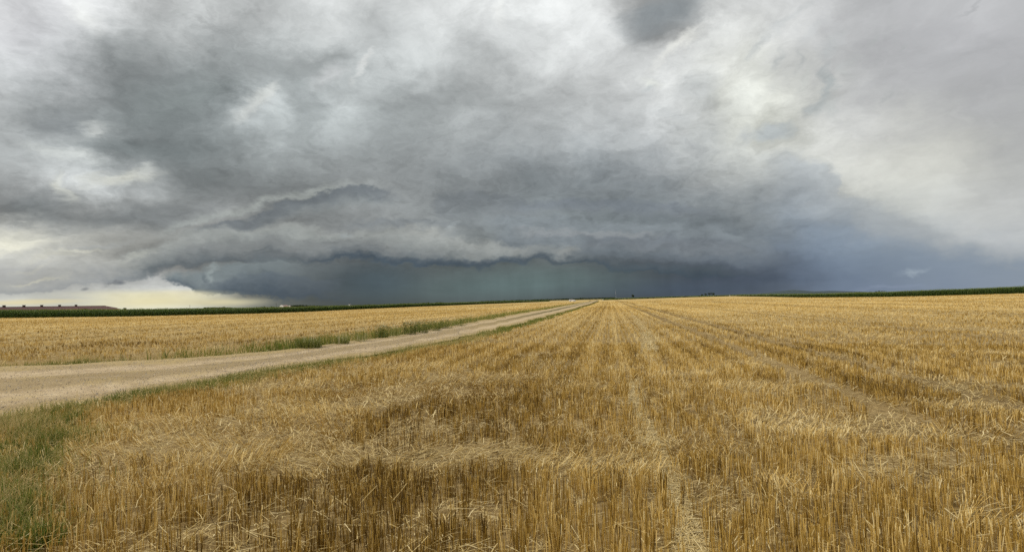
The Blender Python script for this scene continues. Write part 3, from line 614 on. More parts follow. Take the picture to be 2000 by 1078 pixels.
stub = Acc(); lit = Acc()
def standing(n, r0, r1, w, hmul=1.0, vee=False, rows=0.75, a0=-0.80, a1=0.80, til=6, tone0=0.0, spread=.017):
    n = n // til
    x, y = wedge(n, r0, r1, a0, a1); sd_, A_, r = road_side(x, y)
    dU = dist_to(WU, x, y); dL = dist_to(WL, x, y); s = x * RC - y * RS
    ok = (sd_ != 0)
    ok &= ~((sd_ > 0) & (dU < 1.3 + 1.2 * vn(x, y, .5, 8))) & ~((sd_ < 0) & (dL < 0.55 + 0.5 * vn(x, y, .7, 9)))
    ok &= rng.random(n) < 1 - rows + rows * rowfun(x, y) ** (1.5 if r0 < 13 else 2.6)
    # bare straw-covered wheel lines
    dT = dist_to(TRAM, x, y) + (vn(x, y, 3, 2) - .5) * .08; ok &= ~((dT < 0.085 + .05 * vn(x, y, 1.3, 4)) & (rng.random(n) < .96))
    dT2 = dist_to(TRAM2, x, y); ok &= ~((dT2 < 0.27) & (rng.random(n) < .93))
    tt = x * RS + y * RC
    for off, wd in WLINES:
        wob = (vn(tt, tt * 0, .05, 51) - .5) * .8
        ok &= ~((np.abs(s - off - wob) < wd * .6) & (rng.random(n) < .96) & (r > 9))
    thin = fbm(x, y, 1.1, 3, 30); ok &= rng.random(n) < np.clip(1.15 - 1.0 * sstep(.5, .72, thin), .25, 1)
    x, y = x[ok], y[ok]; n = len(x); fl, lx, ly = layout(x, y)
    keep = rng.random(n) < 1 - 0.5 * fl; x, y, fl, lx, ly = x[keep], y[keep], fl[keep], lx[keep], ly[keep]
    rp = lambda q_: np.repeat(q_, til)
    n = len(x); ptone = rng.normal(0, .12, n); ph_ = rng.normal(0, .018, n)
    x, y, fl, lx, ly, ptone, ph_ = map(rp, (x, y, fl, lx, ly, ptone, ph_)); n = len(x)
    ox, oy = rng.normal(0, spread, n), rng.normal(0, spread, n); x = x + ox; y = y + oy
    lane = np.sin((x * RC - y * RS) * 6.2832 / .76)
    h = (0.125 + 0.13 * fbm(x, y, 0.35, 3, 11) + .012 * lane + ph_ + rng.normal(0, .024, n)) * hmul
    h = np.clip(h, .04, .36) * (1 + .15 * fl)
    th = np.clip(fl * 1.15 + np.abs(rng.normal(0, .11, n)) * (1 + 3 * fl) + (rng.random(n) < .03) * .7, 0, 1.42)
    k = np.clip(fl * 1.3, 0, 1); on_ = np.hypot(ox, oy) + 1e-6
    dxv = lx * k + ox / on_ * (1 - k * .7); dyv = ly * k + oy / on_ * (1 - k * .7); nn = np.hypot(dxv, dyv) + 1e-6
    tip = np.stack([dxv / nn * np.sin(th) * h, dyv / nn * np.sin(th) * h, np.cos(th) * h + .01 * (th > 1.2)], 1)
    fac = -np.arctan2(x, y) + rng.normal(0, .6, n)
    base = np.stack([x, y, gz(x, y) - .01], 1)
    wd = w * (0.6 + .8 * rng.random(n))
    s = x * RC - y * RS; tt = x * RS + y * RC
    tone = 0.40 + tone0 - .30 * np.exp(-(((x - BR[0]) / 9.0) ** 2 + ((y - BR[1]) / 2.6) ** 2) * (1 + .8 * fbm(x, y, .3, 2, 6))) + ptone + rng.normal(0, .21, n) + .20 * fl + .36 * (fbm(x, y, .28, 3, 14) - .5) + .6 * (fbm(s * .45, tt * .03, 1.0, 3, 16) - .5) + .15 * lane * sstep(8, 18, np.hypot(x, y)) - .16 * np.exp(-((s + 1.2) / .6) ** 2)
    for off in (3.76, 5.5):
        tone = tone - .30 * np.exp(-((np.abs(s - off) - .34) / .12) ** 2) * sstep(8, 14, np.hypot(x, y))
    for off in (-15.4, -24, -32, -40, -47.5, -57, -66, -77, -92, 25, 36, 49, 63, 80, 100):
        tone = tone - .32 * np.exp(-((s - off - (vn(tt, tt * 0, .04, off % 7) - .5) * 1.2) / (.3 + abs(off) * .012)) ** 2) * (vn(tt, tt * 0, .08, off % 5) * .6 + .5)
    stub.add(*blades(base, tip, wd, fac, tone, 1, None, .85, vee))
def lying(n, r0, r1, w, lmin, lmax, bias=0.0, a0=-0.80, a1=0.80):
    x, y = wedge(n, r0, r1, a0, a1); sd_, A_, r = road_side(x, y); dT = dist_to(TRAM, x, y); dT2 = dist_to(TRAM2, x, y)
    fl, lx, ly = layout(x, y)
    p = .26 + .9 * fl + 1.0 * (dT < .14) + .8 * (dT2 < .35) + .5 * sstep(.5, .7, fbm(x, y, 1.1, 3, 30)) + bias
    dU = dist_to(WU, x, y); dL = dist_to(WL, x, y)
    on = (sd_ == 0); p = np.where(on, np.where((dU < .8) | (dL < .6), .35, .02), p)
    ok = rng.random(n) < p; x, y, fl, lx, ly, dT = (q_[ok] for q_ in (x, y, fl, lx, ly, dT)); n = len(x)
    L_ = lmin + (lmax - lmin) * rng.random(n) ** 1.6
    an = np.where(rng.random(n) < fl * .6, np.arctan2(ly, lx) + rng.normal(0, .35, n), rng.random(n) * 6.283)
    el_ = rng.normal(.05, .18, n); el_ = np.where(dT < .14, rng.normal(0, .06, n), el_)
    tip = np.stack([np.cos(an) * np.cos(el_) * L_, np.sin(an) * np.cos(el_) * L_, np.sin(el_) * L_], 1)
    hz = np.where(dT < .14, .012 + .02 * rng.random(n), .01 + .10 * rng.random(n) ** 1.5)
    base = np.stack([x, y, gz(x, y) + hz + np.maximum(-np.sin(el_) * L_, 0)], 1) 
    wd = w * (0.7 + .7 * rng.random(n))
    # width lies across the straw, tilted up a little so it reads as a round stalk
    V, F, R = blades(base, tip, wd, an + math.pi / 2, .42 + rng.normal(0, .22, n), 2, np.stack([rng.normal(0, .02, n), rng.normal(0, .02, n), -np.abs(rng.normal(0, .012, n))], 1) * (L_ / .2)[:, None], .9, True)
    lit.add(V, F, R)
#DENS
standing(58000, 1.6, 7, .0046, vee=True, tone0=-.06, hmul=.78); standing(100000, 7, 13, .0056, vee=True, hmul=.70, tone0=.0)  # tone0 paints light into the straw: darker in the foreground, brighter farther out
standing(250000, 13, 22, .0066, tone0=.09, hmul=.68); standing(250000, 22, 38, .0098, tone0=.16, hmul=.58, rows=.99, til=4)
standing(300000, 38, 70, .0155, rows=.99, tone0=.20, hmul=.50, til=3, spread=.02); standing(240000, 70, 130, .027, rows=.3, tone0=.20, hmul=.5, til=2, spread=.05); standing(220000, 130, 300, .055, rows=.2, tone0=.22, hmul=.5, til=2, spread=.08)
lying(42000, 1.6, 8, .0048, .04, .22); lying(80000, 8, 18, .007, .05, .26, .06); lying(140000, 18, 45, .009, .06, .22, .08); lying(130000, 45, 110, .02, .12, .4, .14)
def path_litter(Wp, n, half, w, lmax, tone):
    i = rng.integers(0, len(Wp) - 1, n); t = rng.random(n)[:, None]; p = Wp[i] * (1 - t) + Wp[i + 1] * t + rng.normal(0, half, (n, 2)); x, y = p[:, 0], p[:, 1]
    an = rng.random(n) * 6.283; L_ = .03 + (lmax - .03) * rng.random(n) ** 1.5
    tip = np.stack([np.cos(an) * L_, np.sin(an) * L_, rng.normal(0, .015, n)], 1)
    lit.add(*blades(np.stack([x, y, gz(x, y) + .008 + .022 * rng.random(n)], 1), tip, w * (.7 + .7 * rng.random(n)), an + 1.571, tone + rng.normal(0, .2, n), 2, np.stack([rng.normal(0, .015, n), rng.normal(0, .015, n), -.008 + 0 * an], 1), .9, True))
path_litter(TRAM, 8500, .045, .0050, .18, .55); path_litter(TRAM2, 22000, .13, .008, .2, .64)
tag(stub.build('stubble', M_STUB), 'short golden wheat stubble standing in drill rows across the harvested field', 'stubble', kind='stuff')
tag(lit.build('loose_straw', M_LITTER), 'pale loose straw lying scattered over the stubble and road edges', 'straw', kind='stuff')

# ---- grass along the track and in the near left corner
def grass(n, sampler, hmin, hmax, w, tone, lean=.5):
    x, y = sampler(n); n = len(x); h = (hmin + (hmax - hmin) * rng.random(n)) * (.6 + .8 * fbm(x, y, .8, 2, 77))
    an = rng.random(n) * 6.283; ln = np.abs(rng.normal(0, lean, n))
    d = np.stack([np.cos(an), np.sin(an), np.zeros(n)], 1)
    tip = d * (h * ln * .4)[:, None] + np.stack([np.zeros(n), np.zeros(n), h], 1)
    bend = d * (h * ln)[:, None] * .7 + np.stack([np.zeros(n), np.zeros(n), -h * ln * .25], 1)
    t = tone(x, y, n)
    return blades(np.stack([x, y, gz(x, y) - .01], 1), tip, w * (.7 + .6 * rng.random(n)), -np.arctan2(x, y) + rng.normal(0, .7, n), t, 3, bend, .15)
def along(Wp, lo, hi, amin=-.9, amax=.2, gap=None, rmax=150):
    """points beside a polyline, on its right-hand side for positive offsets"""
    d = np.gradient(Wp, axis=0); nrm = np.stack([d[:, 1], -d[:, 0]], 1) / np.maximum(np.linalg.norm(d, axis=1), 1e-9)[:, None]
    def f(n):
        r = np.hypot(Wp[:, 0], Wp[:, 1]); Lseg = np.linalg.norm(np.diff(Wp, axis=0), axis=1); wgt = Lseg / np.maximum(r[:-1], 5) ** 1.0 * (r[:-1] < rmax); wgt /= wgt.sum()
        i = rng.choice(len(wgt), n, p=wgt); t = rng.random(n)[:, None]
        P_ = Wp[i] * (1 - t) + Wp[i + 1] * t; o = lo + (hi - lo) * rng.random(n)
        P_ = P_ + nrm[i] * o[:, None]
        x, y = P_[:, 0], P_[:, 1]
        if gap is not None:
            ok = rng.random(n) < gap(x, y); x, y = x[ok], y[ok]
        return x, y
    return f
gr = Acc()
px_of = lambda x, y: W2 / 2 + FPX * x / y
tg = lambda base, k=.2: (lambda x, y, n: base + rng.normal(0, k, n) + .5 * (fbm(x, y, .7, 2, 71) - .5))
# far verge (left field side): dry and green mix, taller further along
gr.add(*grass(16000, along(WU, -1.1, .12, gap=lambda x, y: np.clip(.02 + .95 * sstep(-.56, -.36, np.arctan2(x, y)) + sstep(.5, .6, fbm(x, y, .3, 2, 90)), 0, 1)), .05, .15, .012, tg(.40)))
gr.add(*grass(9000, along(WU, -2.2, -.3), .08, .26, .012, tg(.98, .12)))
gr.add(*grass(16000, along(WU, -1.6, .0, rmax=320, gap=lambda x, y: (np.hypot(x, y) > 16) * sstep(-.58, -.30, np.arctan2(x, y)) * (.4 + .9 * fbm(x, y, .3, 2, 91))), .15, .48, .022, tg(.52, .25)))
# near verge: low green strip, patchy
gr.add(*grass(34000, along(WL, -.10, .75, gap=lambda x, y: np.clip(sstep(.36, .48, fbm(x, y, .35, 3, 95)) + .2, 0, 1)), .06, .18, .012, tg(.32)))
gr.add(*grass(9000, along(WL, .2, 1.2, rmax=30), .10, .26, .008, tg(.80, .2)))
gr.add(*grass(9000, along(WL, -.1, .7, rmax=300, gap=lambda x, y: (np.hypot(x, y) > 30) * 1.0), .08, .2, .03, tg(.5, .2)))
# corner by the viewer
CN = [at(*p)[:2] for p in ((-30, 1060), (-10, 960), (20, 925), (0, 860), (50, 850), (-60, 900), (0, 1010), (120, 868), (-120, 960), (-60, 1000))]
def corner(n):
    c_ = np.array(CN)[rng.integers(0, len(CN), n)]; p = c_ + rng.normal(0, 1, (n, 2)) * np.array([.24, .26]); sd_, _, r = road_side(p[:, 0], p[:, 1]); ok = (sd_ < -.1); return p[ok, 0], p[ok, 1]
TU = [(at(*p)[:2], q_) for p, q_ in (((20, 1040), .10), ((-5, 985), .12), ((55, 1000), .06), ((-30, 930), .12), ((35, 935), .09), ((12, 890), .10), ((75, 905), .06), ((100, 872), .08), ((45, 862), .13), ((95, 842), .10), ((5, 845), .12), ((140, 828), .08), ((-60, 1020), .15), ((75, 1065), .06))]
for c_, sg in TU:
    f_ = lambda n, c_=c_, sg=sg: tuple((c_ + rng.normal(0, sg, (n, 2))).T)
    gr.add(*grass(400, f_, .08, .24, .0075, tg(.38, .22), lean=.9))
gr.add(*grass(2500, corner, .08, .22, .0085, tg(.48, .26), lean=.9)); gr.add(*grass(6500, corner, .12, .28, .005, tg(.95, .12), lean=1.0))
tag(gr.build('grass', M_GRASS), 'green and dry grass fringing both edges of the gravel track', 'grass', kind='stuff')

# ---- pebbles on the track
def pebbles(n, lo, hi):
    i = rng.integers(0, len(RU) - 1, n * 3); r = np.hypot(RU[i, 0], RU[i, 1]); i = i[r < 45][:n]; n = len(i)
    t = rng.random(n)[:, None]; P_ = RU[i] * (1 - t) + RL[i] * t; P_ = P_ + rng.normal(0, .12, P_.shape)
    sd_, _, r = road_side(P_[:, 0], P_[:, 1]); P_ = P_[sd_ == 0]; n = len(P_)
    s = lo + (hi - lo) * rng.random(n) ** 3; z = gz(P_[:, 0], P_[:, 1]) + .03 + .0011 * np.hypot(P_[:, 0], P_[:, 1])
    k = np.array([(1, 0, 0), (0, 1, 0), (-1, 0, 0), (0, -1, 0), (0, 0, .6), (0, 0, -.5)], float)
    a_ = rng.random(n) * 6.283; V = k[None] * (s[:, None] * (.6 + .8 * rng.random((n, 6))))[..., None]
    x = V[..., 0] * np.cos(a_)[:, None] - V[..., 1] * np.sin(a_)[:, None]; y = V[..., 0] * np.sin(a_)[:, None] + V[..., 1] * np.cos(a_)[:, None]
    V = np.stack([x + P_[:, 0, None], y + P_[:, 1, None], V[..., 2] + z[:, None]], -1).reshape(-1, 3)
    f = np.array([(0, 1, 4), (1, 2, 4), (2, 3, 4), (3, 0, 4), (1, 0, 5), (2, 1, 5), (3, 2, 5), (0, 3, 5)])
    F = (np.arange(n)[:, None, None] * 6 + f[None]).reshape(-1, 3)
    return V, F, np.repeat(rng.random(n), 6)
M_PEB = straw_mat('pebble_stone', [(0, (.16, .13, .10)), (.5, (.36, .31, .25)), (1, (.62, .57, .48))], 0.0)
pb = Acc(); pb.add(*pebbles(26000, .004, .017))
tag(pb.build('gravel', M_PEB), 'loose pale pebbles strewn on the gravel track', 'gravel', kind='stuff')

# ================================================================== maize fields
def maize(name, pts, label, deep, rows_=5, step=.30):
    """pts: (px, base row, top row). Wall of plants along the field edge plus the canopy behind it."""
    E = []; Hh = []
    xs = np.arange(pts[0][0], pts[-1][0] + 1, 4.0)
    pb_ = np.interp(xs, [p[0] for p in pts], [p[1] for p in pts]); pt_ = np.interp(xs, [p[0] for p in pts], [p[2] for p in pts])
    for a_, b_, c_ in zip(xs, pb_, pt_):
        w = at(a_, b_); E.append(w); Hh.append(max(.9, z_of(a_, c_, w[0], w[1]) - w[2]))
    E = np.array(E); Hh = np.array(Hh); Lc = np.concatenate([[0], np.cumsum(np.linalg.norm(np.diff(E[:, :2], axis=0), axis=1))])
    acc = Acc(); tas = Acc()
    for rw in range(rows_):
        # density falls with distance so that far plants merge
        s = [0.0]
        while s[-1] < Lc[-1]:
            r = np.interp(s[-1], Lc, np.hypot(E[:, 0], E[:, 1])); s.append(s[-1] + step * max(1.0, r / 260) * (0.7 + .6 * rng.random()))
        s = np.array(s[:-1]); n = len(s)
        x = np.interp(s, Lc, E[:, 0]); y = np.interp(s, Lc, E[:, 1]); h = np.interp(s, Lc, Hh); r = np.hypot(x, y); sc = np.maximum(1.0, r / 260)
        back = rw * .75 + rng.random(n) * .3
        x = x * (1 + back / r); y = y * (1 + back / r); z = gz(x, y)
        h = h * (.90 + .10 * rng.random(n) + .26 * (fbm(s, s * 0 + rw, .35, 3, 33) - .5)); 
        for k in range(9):
            t0 = .08 + .84 * (k + rng.random(n)) / 9; an = rng.random(n) * 6.283; L_ = (.55 + .35 * rng.random(n)) * (1.1 - .5 * np.abs(t0 - .5)) * sc ** .4
            up_ = .35 + .25 * rng.random(n)
            tip = np.stack([np.cos(an) * L_ * .7, np.sin(an) * L_ * .7, L_ * up_], 1)
            bend = np.stack([np.cos(an) * L_ * .25, np.sin(an) * L_ * .25, -L_ * (.35 + .3 * rng.random(n))], 1)
            b0 = np.stack([x, y, z + h * t0 * .9], 1)
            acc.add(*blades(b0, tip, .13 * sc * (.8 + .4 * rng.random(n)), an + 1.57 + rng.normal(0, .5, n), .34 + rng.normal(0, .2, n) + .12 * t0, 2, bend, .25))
        # stalk and tassel
        st_ = np.stack([rng.normal(0, .05, n), rng.normal(0, .05, n), h * .93], 1)
        acc.add(*blades(np.stack([x, y, z], 1), st_, .05 * sc, -np.arctan2(x, y), .5 + rng.normal(0, .12, n), 1, None, .6))
        for k in range(3):
            an = rng.random(n) * 6.283; tip = np.stack([np.cos(an) * .10, np.sin(an) * .10, .24 + .08 * rng.random(n)], 1) * sc[:, None] ** .3
            tas.add(*blades(np.stack([x, y, z + h * .90], 1), tip, .035 * sc, -np.arctan2(x, y), .75 + rng.normal(0, .15, n), 1, None, .4))
    # canopy behind: loose leaf clumps over a depth of some hundred metres
    u = E[:, :2] / np.hypot(E[:, 0], E[:, 1])[:, None]; nd = 26
    dd = 4 + (deep - 4) * (np.arange(nd) / (nd - 1)) ** 2.2
    n = 16000; i = rng.integers(0, len(E) - 1, n); t = rng.random(n); back = 3.2 + (deep - 4) * rng.random(n) ** 2.6
    bx = E[i, 0] * (1 - t) + E[i + 1, 0] * t + u[i, 0] * back; by = E[i, 1] * (1 - t) + E[i + 1, 1] * t + u[i, 1] * back; hh = Hh[i]
    an = rng.random(n) * 6.283; rr_ = np.hypot(bx, by); sc = np.maximum(1, rr_ / 200); L_ = .8 * sc
    tip = np.stack([np.cos(an) * L_, np.sin(an) * L_, .25 * np.ones(n)], 1)
    acc.add(*blades(np.stack([bx, by, gz(bx, by) + hh * (.80 + .1 * rng.random(n))], 1), tip, .6 * sc, an + 1.57, .55 + rng.normal(0, .15, n), 2, np.stack([0 * an, 0 * an, -.3 * sc], 1), .3))
    acc.V += tas.V; acc.F += [f + acc.n for f in tas.F]; acc.R += tas.R
    o = acc.build(name, M_MAIZE); tag(o, label, 'maize field', kind='stuff')
    # closed body of the stand behind the first rows, so no light comes through
    P_ = []
    for d_ in dd:
        bx = E[:, 0] + u[:, 0] * d_; by = E[:, 1] + u[:, 1] * d_; g0 = gz(bx, by)
        P_.append(np.stack([bx, by, g0 + Hh * (.80 + .10 * (fbm(bx, by, .5, 2, 7) - .5))], 1))
    low = np.stack([P_[0][:, 0], P_[0][:, 1], gz(P_[0][:, 0], P_[0][:, 1])], 1)
    V = np.concatenate([low] + P_); nE = len(E); i = np.arange(nE - 1)[None] + nE * np.arange(nd)[:, None]
    F = np.stack([i, i + 1, i + 1 + nE, i + nE], -1).reshape(-1, 4)
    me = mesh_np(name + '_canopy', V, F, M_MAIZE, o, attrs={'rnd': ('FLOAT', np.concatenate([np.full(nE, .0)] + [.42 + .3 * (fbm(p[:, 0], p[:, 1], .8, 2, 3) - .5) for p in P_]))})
    return E, Hh
maize('maize', [(-400, 626, 607), (0, 621.2, 604.8), (250, 618.4, 603.4), (400, 614.8, 602.2), (500, 612.6, 600.6), (600, 609, 598.6), (700, 604.2, 596), (800, 599.6, 592.8), (900, 595.8, 590.4), (1000, 591.8, 588), (1075, 588.8, 586.6)],
      'tall dark green maize standing in a long wall behind the left stubble field', 260)
maize('maize', [(1178, 586.2, 583.8), (1240, 584.0, 581.4), (1320, 581.2, 578.8), (1430, 578.4, 576.0), (1490, 578.0, 575.2)],
      'low far strip of green maize right of the track end on the crest', 300, 3, .5)
maize('maize', [(1440, 578.6, 575.6), (1490, 579.4, 574.8), (1560, 580.8, 574.2), (1620, 580.9, 573.4), (1720, 580.2, 570.2), (1800, 578.6, 566.8), (1900, 576.0, 562.8), (2000, 573.2, 558.2), (2400, 560, 541)],
      'dark green maize wall rising towards the right edge of the photo', 240)

# pale strips of other crops far between the maize and the horizon
def strip(name, pts, mat, lift=.15):
    xs = np.arange(pts[0][0], pts[-1][0] + 1, 8.0); A_ = np.array([at(x, np.interp(x, [p[0] for p in pts], [p[1] for p in pts]))[:2] for x in xs]); B_ = np.array([at(x, np.interp(x, [p[0] for p in pts], [p[2] for p in pts]))[:2] for x in xs])
    return ribbon(name, A_, B_, mat, lift, 5)
M_PALE = simple('pale_crop', (.17, .19, .085), var=.2, scale=.02)
M_TAN = simple('tan_crop', (.30, .22, .12), var=.2, scale=.02)

# ================================================================== trees, far wood
M_LEAF = straw_mat('tree_leaves', [(0, (.012, .022, .008)), (.5, (.03, .05, .015)), (1, (.075, .10, .03))], 0.2)
M_BARK = simple('bark', (.07, .05, .035), var=.3, scale=5)
def crown_geo(c, rx, ry, rz, n, leaf, seed=0, lobes=6):
    rg = np.random.default_rng(seed); L_ = rg.normal(0, .45, (lobes, 3)); L_[:, 2] = np.abs(L_[:, 2]) * .6 - .1; rad = .45 + .3 * rg.random(lobes)
    i = rg.integers(0, lobes, n); d = rg.normal(0, 1, (n, 3)); d /= np.linalg.norm(d, axis=1)[:, None]
    P_ = L_[i] + d * (rad[i] * (.55 + .5 * rg.random(n)))[:, None]
    P_ = P_ * np.array([rx, ry, rz]) + np.array(c)
    tv = rg.normal(0, 1, (n, 3)); tv /= np.linalg.norm(tv, axis=1)[:, None]
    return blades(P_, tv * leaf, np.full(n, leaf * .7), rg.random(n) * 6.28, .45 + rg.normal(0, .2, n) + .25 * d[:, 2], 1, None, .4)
def tree(px, dist, h, w, label, name='tree', group=None, seed=1, trunk=.3, cat='tree'):
    p = at_dist(px, dist); e_ = empty(name, p, 0, label, cat, group)
    V, F, R = crown_geo((0, 0, h * (.5 + trunk * .5)), w / 2, w / 2, h * (1 - trunk) / 2 * 1.1, 900, h * .07, seed)
    mesh_np('crown', V, F, M_LEAF, e_, attrs={'rnd': ('FLOAT', np.clip(R, 0, 1))})
    t = MB().tube((0, 0, -.3), (0.02 * h, 0, h * .4), h * .035, h * .022, 7).tube((.02 * h, 0, h * .38), (-.1 * h, .03 * h, h * .7), h * .02, h * .008, 5).tube((.02 * h, 0, h * .38), (.12 * h, -.03 * h, h * .72), h * .02, h * .008, 5)
    t.build('trunk', M_BARK, e_); return e_
def tree_px(px, ybase, ytop, wpx, dist, *a_, **k):
    p = at_dist(px, dist); z1 = z_of(px, ytop, p[0], p[1]); h = z1 - p[2]; return tree(px, dist, h, wpx / FPX * dist * .8, *a_, **k)
tree_px(244.5, 604, 600.2, 8, 520, 'small round dark tree right of the long barn roof end', seed=2)
tree_px(511, 600, 598.2, 4, 900, 'tiny dark bush left of the two poles, first of a close pair', 'bush', seed=3, trunk=.1, cat='bush')
tree_px(516, 600, 598.0, 5, 900, 'tiny dark bush, second of the close pair left of the poles', 'bush', seed=4, trunk=.1, cat='bush')
tree_px(531.5, 600, 597.4, 7, 900, 'low dark bush just left of the pole near the farmhouse', 'bush', seed=5, trunk=.1, cat='bush')
for i, (px, yt, w, lb) in enumerate(((1236.5, 575.2, 7, 'lone dark tree above the low maize strip right of the track end'),)):
    tree_px(px, 580, yt, w, 700, lb, seed=9)
for i, (px, yt, w, lb) in enumerate(((1372, 574.2, 7, 'lowest and leftmost tree of the clump on the crest'), (1378.5, 572.8, 6, 'second tree from the left in the clump on the crest'), (1386, 571.6, 7.5, 'third round tree in the clump on the crest, beside the tallest'), (1393.5, 570.8, 8, 'tallest tree at the right end of the clump on the crest'))):
    tree_px(px, 577, yt, w, 1000, lb, group='trees clumped on the crest', seed=20 + i, trunk=.15)
for i, (px, yt, w, lb) in enumerate(((1679, 569.8, 8, 'low grey tree at the left end of the far row before the right maize'), (1687, 569.4, 9, 'second low tree of the far row before the right maize'), (1698, 569.6, 10, 'third low tree of the far row, wide and flat'), (1711, 568.4, 6, 'narrow tree left of the two tallest in the far right row'), (1717.5, 567.6, 7, 'tall round tree, left one of the two tallest at the far right'), (1725.5, 567.4, 9, 'tall broad tree at the right end of the far row'))):
    tree_px(px, 573, yt, w, 1150, lb, group='far trees beyond the right maize', seed=30 + i, trunk=.2)

def wood(segs, dist, label, seed, name='distant_wood', dens=7):
    acc = Acc(); rg = np.random.default_rng(seed)
    for (x0, y0, x1, y1) in segs:
        n = max(3, int(abs(x1 - x0) / 2.2))
        for j in range(n):
            px = x0 + (x1 - x0) * (j + rg.random()) / n; yt = y0 + (y1 - y0) * (px - x0) / max(1e-6, x1 - x0) + rg.normal(0, .35)
            dd_ = dist * (1 + .05 * rg.random()); p = at_dist(px, dd_); h = max(1.5, z_of(px, yt, p[0], p[1]) - p[2])
            acc.add(*crown_geo((p[0], p[1], p[2] + h * .5), 2.6 / FPX * dd_, 2.6 / FPX * dd_, h * .52, 160, max(1.2, h * .22), int(rg.integers(1e6))))
    return tag(acc.build(name, M_LEAF), label, 'wood', kind='stuff')
wood([(568, 596.6, 600, 595.4), (572, 596.2, 586, 595.0), (600, 596.2, 642, 597.8)], 1300, 'dark far wood behind the white-gabled farmhouse on the horizon', 41)
wood([(655, 597.2, 682, 596.6), (690, 596.2, 700, 595.8), (712, 595.4, 724, 594.4), (744, 594.6, 760, 593.8), (782, 593.0, 802, 592.4), (812, 592.2, 836, 591.2), (852, 590.6, 866, 590.4)], 1300, 'broken line of dark far hedges between the white tower and the storm rain', 42, 'distant_hedge')
wood([(936, 588.6, 1000, 586.6), (1000, 586.6, 1075, 584.8), (1040, 585.0, 1112, 583.2), (1100, 583.2, 1200, 580.8)], 1500, 'thin dark line of woodland on the horizon behind the white car', 43, 'distant_woodland')
wood([(400, 600.6, 450, 600.6)], 1200, 'faint low dark hedge line above the maize left of the dark cloud', 44, 'distant_hedge')

# ================================================================== buildings
M_ROOF = simple('red_roof', (.105, .050, .045), .7, .2, .08, .3)
M_RIDGE = simple('roof_ridge', (.07, .035, .035), .7)
M_WALL = simple('pale_wall', (.62, .55, .46), .8, .2, .1, .5)
M_WHITE = simple('white_wall', (.80, .79, .76), .8, .2, .05, .5)
M_DARK = simple('dark_metal', (.035, .03, .03), .5, .3)
M_GLASS = simple('window_glass', (.03, .035, .04), .15, .5)
def barn():
    A_ = at_dist(-110, 385); B_ = at_dist(213, 500)
    zr = z_of(100, 598.6, *((A_ + B_) / 2)[:2]); ax = (B_ - A_)[:2]; Ln = np.linalg.norm(ax); rz = math.atan2(ax[1], ax[0])
    zA = z_of(-110, 599.0, *A_[:2]); zB = z_of(207, 598.75, *B_[:2])
    mid = (A_ + B_) / 2; gA = min(A_[2], B_[2]) - .5
    e_ = empty('barn', (mid[0], mid[1], gA), rz, 'long low barn with dark red roof and small ridge vents behind the left maize', 'barn')
    rh = (zA + zB) / 2 - gA; eh = rh - 1.5; hw = 6.0; L2 = Ln / 2
    MB().box((0, 0, (eh) / 2), (Ln - 1.2, hw * 2 - 1.2, eh)).build('wall', M_WALL, e_)
    v = [(-L2, -hw, eh - .15), (L2 - .0, -hw, eh - .15), (L2, hw, eh - .15), (-L2, hw, eh - .15), (-L2 + 4.5, 0, rh), (L2 - 4.5, 0, rh)]
    rf_ = MB().add(v, [(0, 1, 5, 4), (2, 3, 4, 5), (1, 2, 5), (3, 0, 4), (3, 2, 1, 0)]).build('roof', M_ROOF, e_)
    MB().box((0, 0, rh + .02), (Ln - 9.2, .5, .22)).build('ridge_cap', M_RIDGE, rf_)
    for px in (-62, -28, 8, 46.8, 81.5, 116.5, 148.5):
        d = ray(px, 586); # intersection of view line with ridge line
        M_ = np.array([[d[0], -math.cos(rz)], [d[1], -math.sin(rz)]]); s = np.linalg.solve(M_, mid[:2])[1]
        vt = MB().box((s, 0, rh + .48), (1.15, .9, .75)).box((s, 0, rh + .89), (1.4, 1.15, .09)).build('roof_vent', M_DARK, e_)
    # lower annex at the right end and the band of doors
    MB().box((L2 - 22, -hw - 2.0, eh * .42), (30, 4.2, eh * .84)).build('annex', M_WALL, e_)
    MB().add([(L2 - 38, -hw - 4.6, eh * .80), (L2 - 6, -hw - 4.6, eh * .80), (L2 - 6, -hw + .4, eh + .02), (L2 - 38, -hw + .4, eh + .02), (L2 - 38, -hw - 4.6, eh * .76), (L2 - 6, -hw - 4.6, eh * .76), (L2 - 6, -hw + .4, eh - .1), (L2 - 38, -hw + .4, eh - .1)], [(0, 1, 2, 3), (7, 6, 5, 4), (0, 4, 5, 1), (1, 5, 6, 2), (3, 2, 6, 7), (0, 3, 7, 4)]).build('annex_roof', M_ROOF, e_)
barn()
